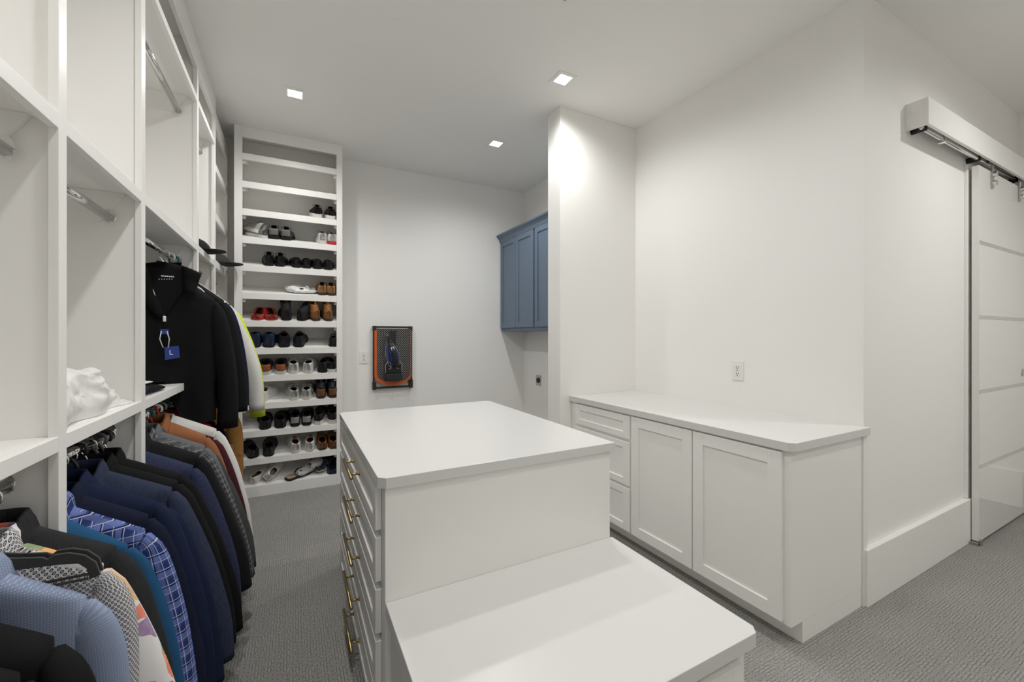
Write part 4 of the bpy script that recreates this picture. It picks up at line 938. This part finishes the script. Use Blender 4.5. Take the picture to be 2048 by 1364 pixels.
def shoe(name, label, x, y, z, rz=0.0, L=0.285, up='black', sole='dark', lin='dark', st=0.014, heel=0.0, heelc=None, lace=None, tongue=None, accent=None,
         hc=0.072, vamp=0.066, toe=0.036, wid=1.12, open_to=0.42, low=None, shaft=None, side=1, tilt=(0, 0), group=None, loops=False, strap=None, fold=0.0):
    """heel at local y=0 facing the room, toe towards +y"""
    t = thing(name, label, 'boot' if shaft else ('slipper' if 'slipper' in name else ('sandal' if 'sandal' in name else 'shoe')), (x, y, z), rz, group, True)
    t.location.z += (y-SY)*TSL
    t.rotation_euler = (Matrix.Rotation(math.atan(TSL), 3, 'X') @ Matrix.Rotation(rz, 3, 'Z') @ Matrix.Rotation(tilt[1], 3, 'Y') @ Matrix.Rotation(tilt[0], 3, 'X')).to_euler()
    zs = st
    ts = [0, .012, .035, .07, .11, .16, .22, .28, .34, .39, .43, .48, .54, .61, .68, .76, .83, .90, .95, .98, 1.0]
    W = lambda q: interp(WX, WY, q)*wid
    off = lambda q: side*0.006*math.sin(PI*q)              # slight left/right curve
    def hgt(q):
        if low is not None: return interp([0, .35, .48, .62, .8, .93, 1], [low, low, vamp, vamp*0.92, vamp*0.75, toe, toe*0.45], q)
        return interp([0, .10, .24, .36, .44, .60, .78, .92, 1], [hc, hc*0.96, hc*0.80, hc*0.88, vamp, vamp*0.80, toe*1.25, toe, toe*0.45], q)
    def gap(q):
        if q >= open_to: return 0.0
        return W(q)*0.66*min(1, (q+0.004)/0.05)**0.5*min(1, (open_to-q)/0.10)**0.6
    NQ = 9
    def half(q, sx, ins=0.0):
        w_, g_, h_ = W(q)-ins, max(0, gap(q)-0), hgt(q)+zs
        pts = []
        for k in range(NQ+1):
            f = k/NQ*PI/2
            bx = g_+(w_-g_)*math.cos(f)**0.62; bz = zs*0.6+(h_-zs*0.6)*math.sin(f)**0.75
            pts.append(Vector((off(q)+sx*bx, (ins if q < 0.02 else 0)+q*L+(-0.010*math.sin(f) if q < 0.03 else 0), bz)))
        return pts
    rings = []
    for q in ts:
        l, r_ = half(q, -1), half(q, 1)
        rings.append(l + r_[::-1])
    n = len(rings[0]); m = M(); b = 0
    for r_ in rings: m.v += [tuple(p) for p in r_]
    for i in range(len(rings)-1):
        for k in range(n-1):
            if k == NQ and gap(ts[i]) > 0 and gap(ts[i+1]) > 0 and i > 0: continue
            m.f.append((i*n+k, i*n+k+1, (i+1)*n+k+1, (i+1)*n+k))
    m.f.append(tuple(range(n))); m.f.append(tuple((len(rings)-1)*n+k for k in range(n-1, -1, -1)))
    part('upper', m, SM[up], t, 0, True, 0, None, 0.003)
    # lining and insole
    ql = [q for q in ts if 0.01 < q < open_to+0.22]
    ml = M(); rl = []
    for q in ql:
        l, r_ = half(q, -1, 0.004), half(q, 1, 0.004)
        if gap(q) <= 0:
            for p in l+r_: p.z = min(p.z, hgt(q)+zs-0.006)
        rl.append([Vector((p.x, p.y+0.003, p.z-0.001)) for p in l[::-1]] + [Vector((p.x, p.y+0.003, p.z-0.001)) for p in r_])
    ml.rings(rl, False); ml.f.append(tuple(range(len(rl[0]))))
    part('lining', ml, SM[lin], t, 0, True)
    fp = [(off(q)-W(q)*0.8, q*L) for q in ql] + [(off(q)+W(q)*0.8, q*L) for q in reversed(ql)]
    part('insole', M().prism(fp[::-1], zs+0.004, zs+0.009), SM[lin], t)
    # sole
    g = 1.05 if st > 0.018 else 1.03
    fp = [(off(q)-W(q)*g-0.001, (q-0.5)*L*1.012+0.5*L) for q in ts] + [(off(q)+W(q)*g+0.001, (q-0.5)*L*1.012+0.5*L) for q in reversed(ts)]
    part('sole', M().prism(fp[::-1], heel if heel else 0.0, zs+(0.004 if st > 0.018 else 0)), SM[sole], t, 0.002 if st > 0.018 else 0)
    if heel:
        fp = [(off(q)-W(q)*1.03, q*L-0.001) for q in ts[:8]] + [(off(q)+W(q)*1.03, q*L-0.001) for q in reversed(ts[:8])]
        part('heel', M().prism(fp[::-1], 0, heel+0.002), SM[heelc or sole], t, 0.001)
        fp = [(off(q)-W(q)*1.03, q*L-0.001) for q in ts[9:]] + [(off(q)+W(q)*1.03, q*L-0.001) for q in reversed(ts[9:])]
        part('forefoot_sole', M().prism(fp[::-1], 0, heel+0.002), SM[sole], t, 0.001)
    if tongue:
        def tg(u, v):
            q = 0.52-0.16*v; ww = W(q)*(0.40+0.12*v); a = (u-0.5)*2
            return (off(q)+a*ww, q*L-0.015*v, hgt(min(q, 1))*(0.98)+zs+0.030*v-0.010*a*a)
        part('tongue', M().grid(tg, 8, 6), SM[tongue], t, 0, True, 0, None, 0.004)
    if lace:
        ml = M()
        for k in range(5):
            q = 0.40+0.045*k; zz = hgt(q)+zs+0.005; ww = W(q)*0.40
            ml.tube([(off(q)-ww, q*L, zz-0.008), (off(q), q*L+0.004, zz+0.001), (off(q)+ww, q*L+0.008, zz-0.008)], 0.0024, 6)
        if loops:
            q = 0.38; zz = hgt(q)+zs
            for sx in (-1, 1):
                ml.tube([(off(q), q*L, zz), (off(q)+sx*0.016, q*L-0.012, zz+0.026), (off(q)+sx*0.036, q*L-0.016, zz+0.020), (off(q)+sx*0.034, q*L-0.008, zz-0.004), (off(q)+sx*0.012, q*L, zz-0.002)], 0.0022, 6)
                ml.tube([(off(q), q*L, zz), (off(q)+sx*0.040, q*L-0.02, zz-0.01), (off(q)+sx*0.055, q*L-0.03, zz-0.045)], 0.0020, 6)
        part('laces', ml, SM[lace], t, 0, True)
    if accent:     # heel patch
        def ac(u, v):
            a = PI+PI*(u-0.5)*1.0 ; w_ = W(0.05)*1.10+0.003
            zz = zs+0.008+(hc*0.82)*v
            return (off(0)+w_*math.sin(-(u-0.5)*2.3), 0.026-0.030*math.cos((u-0.5)*2.3)-0.010*v-0.003, zz)
        part('heel_patch', M().grid(ac, 10, 5), SM[accent], t, 0, True, 0, None, 0.002)
    if strap:
        for q in (0.52, 0.62, 0.72):
            part('strap', M().tube([(off(q)-W(q)*1.0, q*L, zs+0.004), (off(q)-W(q)*0.72, q*L, zs+hgt(q)*0.82), (off(q), q*L, zs+hgt(q)*1.04), (off(q)+W(q)*0.72, q*L, zs+hgt(q)*0.82), (off(q)+W(q)*1.0, q*L, zs+0.004)], 0.006, 8), SM[strap], t, 0, True)
    if shaft:
        hs, fwd = shaft; rr = []
        prs = [(0.0, hc*0.60, 1.0), (0.12, hc*1.0, 0.98), (0.35, 0, 0.93), (0.7, 0, 0.97), (1.0, 0, 1.06)]
        for k in range(9):
            f = k/8; zz = zs+hc*0.62+(hs-hc*0.62)*f
            cy = 0.068+fwd*f*f; cx = off(0.2)
            rx = 0.036*wid*(1-0.10*math.sin(PI*f)+0.08*f); ry = 0.058*(1-0.14*math.sin(PI*f)+0.05*f)
            rr.append([Vector((cx+rx*math.cos(2*PI*i/20), cy+ry*math.sin(2*PI*i/20)+0.004*math.sin(f*19+i), zz+0.012*f*math.sin(2*PI*i/20+0.6))) for i in range(20)])
        inner = [[Vector((p.x*0.92+off(0.2)*0.08, (p.y-0.068-fwd)*0.92+0.068+fwd, p.z-dz)) for p in rr[-1]] for dz in (0.002, 0.05)]
        part('shaft', M().rings(rr, True), SM[up], t, 0, True, 0, None, 0.003)
        part('shaft_lining', M().rings(inner, True, False, True), SM[lin], t, 0, True)
        part('pull_tab', M().box(off(0.2)-0.010, 0.068-0.058+fwd-0.006, zs+hs-0.035, off(0.2)+0.010, 0.068-0.058+fwd-0.001, zs+hs+0.016), SM[up], t, 0.002)
    return t

XS = lambda u: u    # positions are given in metres along the shelf
SF = SY+0.006       # heels stand just behind the shelf edge
ORD = ['', 'first', 'second', 'third', 'fourth', 'fifth', 'sixth', 'seventh', 'eighth', 'ninth', 'tenth', 'eleventh', 'twelfth', 'thirteenth']
def pair(row, xl, xr, name, desc, where, dy=(0.008, 0.008), rz=(0.0, 0.0), **kw):
    z = SZ[row-1]+0.0008
    for i, (xx, sd) in enumerate(((xl, 'left'), (xr, 'right'))):
        k = dict(kw); 
        if 'over' in k:
            ov = k.pop('over'); k.update(ov[i])
        shoe(name, f'{sd} {desc}, {where}', xx, SF+dy[i], z, rz[i], side=(1 if i == 0 else -1), **k)
SNK = dict(st=0.028, sole='sole', wid=1.15, hc=0.066, vamp=0.064, lace='white')
DRS = dict(st=0.020, heel=0.012, sole='dark', wid=1.06, hc=0.064, vamp=0.060)
# third shelf
pair(3, 0.190, 0.305, 'sneaker', 'dark plaid sneaker with white sole', 'highest pair, third shelf from the top', rz=(R(3), R(-3)), **dict(SNK, up='plaid', lace='black', tongue='plaid', loops=True, hc=0.062))
# fourth shelf
shoe('sneaker', 'light grey sneaker tilted onto its mate, left end of the fourth shelf', -0.262, SF+0.03, SZ[3]+0.030, R(24), up='lgrey', sole='sole', lin='grey', st=0.026, lace='white', tilt=(0, R(24)), wid=1.1, tongue='lgrey')
shoe('sneaker', 'grey sneaker lying under the tilted one, left end of the fourth shelf', -0.222, SF+0.012, SZ[3]+0.0008, R(30), up='grey', sole='sole', lin='dark', st=0.022, lace='white', wid=1.05, hc=0.05, vamp=0.05)
pair(4, -0.155, -0.065, 'sneaker', 'black sneaker with pale stripe', 'fourth shelf from the top', rz=(R(4), R(-6)), **dict(SNK, up='black', sole='dark', accent='grey', lace='black', loops=True, tongue='black'))
pair(4, 0.232, 0.318, 'sneaker', 'white sneaker with black laces', 'right end of the fourth shelf', rz=(R(3), R(-2)), **dict(SNK, up='white', lace='black', loops=True, tongue='white', over=[dict(sole='sole'), dict(sole='redsole')]))
# fifth shelf
for xl, xr, w_ in ((-0.195, -0.110, 'leftmost of three black dress pairs, fifth shelf'), (0.020, 0.098, 'middle of three black dress pairs, fifth shelf'), (0.192, 0.278, 'rightmost of three black dress pairs, fifth shelf')):
    k = dict(DRS, up='black')
    if xl < -0.15: k.update(lace='black', tongue='black', loops=True, hc=0.074)
    pair(5, xl, xr, 'dress_shoe', 'black leather dress shoe', w_, rz=(R(4), R(-5)), **k)
# sixth shelf
pair(6, 0.230, 0.308, 'lace_shoe', 'tan leather shoe with dark collar', 'right end of the sixth shelf', rz=(R(2), R(-3)), **dict(DRS, up='tanl', sole='dbrown', lin='dark', lace='dbrown', loops=True, tongue='dbrown', hc=0.068))
# seventh shelf
pair(7, -0.290, -0.168, 'slipper', 'red felt slipper with wool lining', 'left end of the seventh shelf', rz=(R(-10), R(10)), up='red', sole='red', lin='wool', st=0.010, low=0.030, vamp=0.075, toe=0.05, wid=1.32, open_to=0.50, L=0.26)
shoe('ankle_boot', 'upright black ankle boot beside the red slippers, seventh shelf', -0.058, SF+0.006, SZ[6]+0.0008, R(6), up='blacks', sole='dark', st=0.022, heel=0.012, hc=0.075, vamp=0.07, wid=1.12, shaft=(0.142, 0.045))
shoe('ankle_boot', 'black ankle boot with its shaft flopped sideways, seventh shelf', 0.045, SF+0.006, SZ[6]+0.0008, R(-32), up='blacks', sole='dark', st=0.022, heel=0.012, hc=0.075, vamp=0.07, wid=1.12, shaft=(0.122, 0.085), side=-1)
pair(7, 0.185, 0.285, 'chelsea_boot', 'tan suede ankle boot', 'right end of the seventh shelf', rz=(R(18), R(3)), up='tan', sole='dbrown', lin='dbrown', st=0.020, heel=0.012, hc=0.075, vamp=0.07, wid=1.05, shaft=(0.136, 0.042), over=[dict(), dict(shaft=(0.142, 0.042))])
# eighth shelf
pair(8, -0.300, -0.195, 'high_shoe', 'dark blue high backed shoe', 'behind the white sleeve, eighth shelf', rz=(R(4), R(-4)), up='blue', sole='dark', lin='dark', st=0.018, hc=0.105, vamp=0.08, wid=1.25, lace='black')
pair(8, -0.075, 0.035, 'lace_shoe', 'blue black lace-up shoe', 'middle of the eighth shelf', rz=(R(6), R(-8)), up='nblack', sole='dark', lin='dark', st=0.018, hc=0.085, vamp=0.085, wid=1.25, lace='lgrey', loops=False, tongue='nblack')
shoe('sneaker', 'single black sneaker with loose white laces, right end of the eighth shelf', 0.318, SF+0.010, SZ[7]+0.0008, R(-8), up='black', sole='dark', lin='grey', st=0.018, hc=0.070, vamp=0.075, wid=1.1, lace='white', loops=True, tongue='grey')
# ninth shelf
shoe('sneaker', 'white sneaker half hidden by the white sleeve, left end of the ninth shelf', -0.310, SF+0.010, SZ[8]+0.0008, R(5), **dict(SNK, up='white', tongue='white'))
pair(9, -0.218, -0.105, 'sneaker', 'black sneaker with orange heel and white sole', 'ninth shelf', rz=(R(3), R(-3)), **dict(SNK, up='black', accent='orange', lin='dark', lace='black', loops=True, wid=1.25, hc=0.070))
pair(9, 0.000, 0.108, 'sneaker', 'white leather sneaker', 'between orange heeled and black pairs, ninth shelf', rz=(R(7), R(-12)), **dict(SNK, up='white', lin='dark', tongue='white', wid=1.2))
pair(9, 0.225, 0.315, 'sneaker', 'black sneaker', 'right end of the ninth shelf', rz=(R(-14), R(6)), **dict(SNK, up='blacks', lace='black', wid=1.2, hc=0.072, over=[dict(sole='dark'), dict(sole='sole')]))
# tenth shelf
shoe('sneaker', 'lone chunky white sneaker by the white cuff, tenth shelf', -0.268, SF+0.010, SZ[9]+0.0008, R(-22), **dict(SNK, up='white', tongue='white', wid=1.25, loops=True))
pair(10, 0.004, 0.098, 'sneaker', 'off-white sneaker with white laces', 'middle of the tenth shelf', rz=(R(9), R(-7)), **dict(SNK, up='offw', lin='dark', tongue='offw', wid=1.12, loops=True))
pair(10, 0.220, 0.318, 'ankle_boot', 'brown heeled ankle boot with dark top', 'right end of the tenth shelf', rz=(R(2), R(-2)), up='nblack', sole='dbrown', lin='dark', st=0.020, heel=0.012, accent='brown', hc=0.082, vamp=0.07, wid=1.12, shaft=(0.124, 0.042))
# eleventh shelf
pair(11, -0.222, -0.108, 'loafer', 'plain black slip-on shoe', 'left side of the eleventh shelf', rz=(R(4), R(-4)), up='blacks', sole='dark', st=0.014, hc=0.060, vamp=0.064, wid=1.28)
pair(11, 0.010, 0.100, 'sneaker', 'black sneaker with silver heel', 'middle of the eleventh shelf', rz=(R(5), R(-5)), **dict(SNK, up='black', sole='dark', accent='silver', lace='black', hc=0.072, wid=1.1))
pair(11, 0.192, 0.315, 'sneaker', 'black sneaker with thick white sole', 'right end of the eleventh shelf', rz=(R(-10), R(-4)), **dict(SNK, up='blacks', lace='black', wid=1.12, st=0.034, tongue='black'))
# twelfth shelf
pair(12, -0.300, -0.196, 'loafer', 'blue black leather loafer', 'left end of the twelfth shelf', rz=(R(20), R(-3)), up='nblack', sole='dark', lin='dbrown', st=0.016, hc=0.062, vamp=0.062, wid=1.22)
pair(12, 0.018, 0.125, 'sneaker', 'white sneaker with red lining', 'middle of the twelfth shelf', rz=(R(10), R(-8)), **dict(SNK, up='white', lin='redl', tongue='redl', wid=1.15, loops=True))
pair(12, 0.232, 0.325, 'loafer', 'brown leather loafer', 'right end of the twelfth shelf', rz=(R(3), R(-2)), up='brown', sole='dbrown', lin='dbrown', st=0.016, hc=0.064, vamp=0.062, wid=1.15)
# bottom shelf
zb = SZ[12]+0.0008
shoe('slip_on', 'white slip-on lying under its mate, left end of the bottom shelf', -0.315, SF+0.03, zb, R(-25), up='white', sole='sole', lin='beige', st=0.014, hc=0.055, vamp=0.055, wid=1.05, L=0.26)
shoe('slip_on', 'white slip-on tipped up on its side, left end of the bottom shelf', -0.225, SF+0.025, zb+0.035, R(-18), up='white', sole='sole', lin='beige', st=0.014, hc=0.055, vamp=0.055, wid=1.05, tilt=(R(6), R(48)), L=0.26)
shoe('sandal', 'black strappy sandal lying flat on the bottom shelf', -0.060, SF+0.020, zb, R(-60), up='black', sole='dark', lin='beige', st=0.014, low=0.006, vamp=0.045, toe=0.03, open_to=0.5, wid=1.1, L=0.24)
shoe('sandal', 'grey slide sandal leaning on the black one, bottom shelf', 0.030, SF+0.030, zb+0.028, R(-55), up='lgrey', sole='grey', lin='lgrey', st=0.014, low=0.006, vamp=0.050, toe=0.03, open_to=0.5, wid=1.1, tilt=(R(10), R(18)), L=0.25)
shoe('sandal', 'grey soled sandal standing on edge, bottom shelf', 0.155, SF+0.060, zb+0.045, R(-35), up='nblack', sole='grey', lin='grey', st=0.016, low=0.006, vamp=0.05, toe=0.03, open_to=0.5, wid=1.05, tilt=(R(10), R(60)), L=0.24)
shoe('slipper', 'navy slipper resting across another, bottom shelf right', 0.225, SF+0.030, zb+0.030, R(8), up='navy', sole='lgrey', lin='nblack', st=0.014, low=0.030, vamp=0.070, toe=0.05, wid=1.3, open_to=0.5, L=0.26, tilt=(R(8), R(-8)))
shoe('slipper', 'navy slipper flat at the right end of the bottom shelf', 0.315, SF+0.012, zb, R(-4), up='navy', sole='dark', lin='nblack', st=0.012, low=0.030, vamp=0.070, toe=0.05, wid=1.3, open_to=0.5, L=0.26)
# plastic bag on the sixth shelf
BAG = mat('bag_white', (0.72, 0.72, 0.72), 0.25)
def bagf(u, v):
    a = 2*PI*u; r = math.sin(PI*v)**0.4
    xx = 0.060+0.135*sgnpow(math.cos(a), 0.7)*r; yy = SY+0.13+0.105*sgnpow(math.sin(a), 0.7)*r
    hh = 0.050*(1-0.3*math.cos(a))+0.030*noise.noise(Vector((xx*17, yy*17, 3)))
    return (xx+0.012*noise.noise(Vector((xx*40, v*6, 1))), yy, SZ[5]+0.002+(yy-SY)*TSL+max(0.0, hh*(0.5-0.5*math.cos(PI*v))+0.012*noise.noise(Vector((xx*45, yy*45, 7)))*math.sin(PI*v)))
t = thing('plastic_bag', 'crumpled white plastic bag lying on the sixth shoe shelf', 'bag', (0.06, SY+0.13, SZ[5]))
part('bag_body', M().grid(bagf, 60, 24), BAG, t, 0, True)
part('printed_mark', M().prism([(0.045, SY+0.022), (0.075, SY+0.020), (0.078, SY+0.055), (0.050, SY+0.050)], SZ[5]+0.060, SZ[5]+0.063), BLACK, t)
part('bag_handle', M().tube([(0.09, SY+0.06, SZ[5]+0.05), (0.105, SY+0.05, SZ[5]+0.085), (0.125, SY+0.06, SZ[5]+0.055)], [0.012, 0.006, 0.012], 8), BAG, t, 0, True)
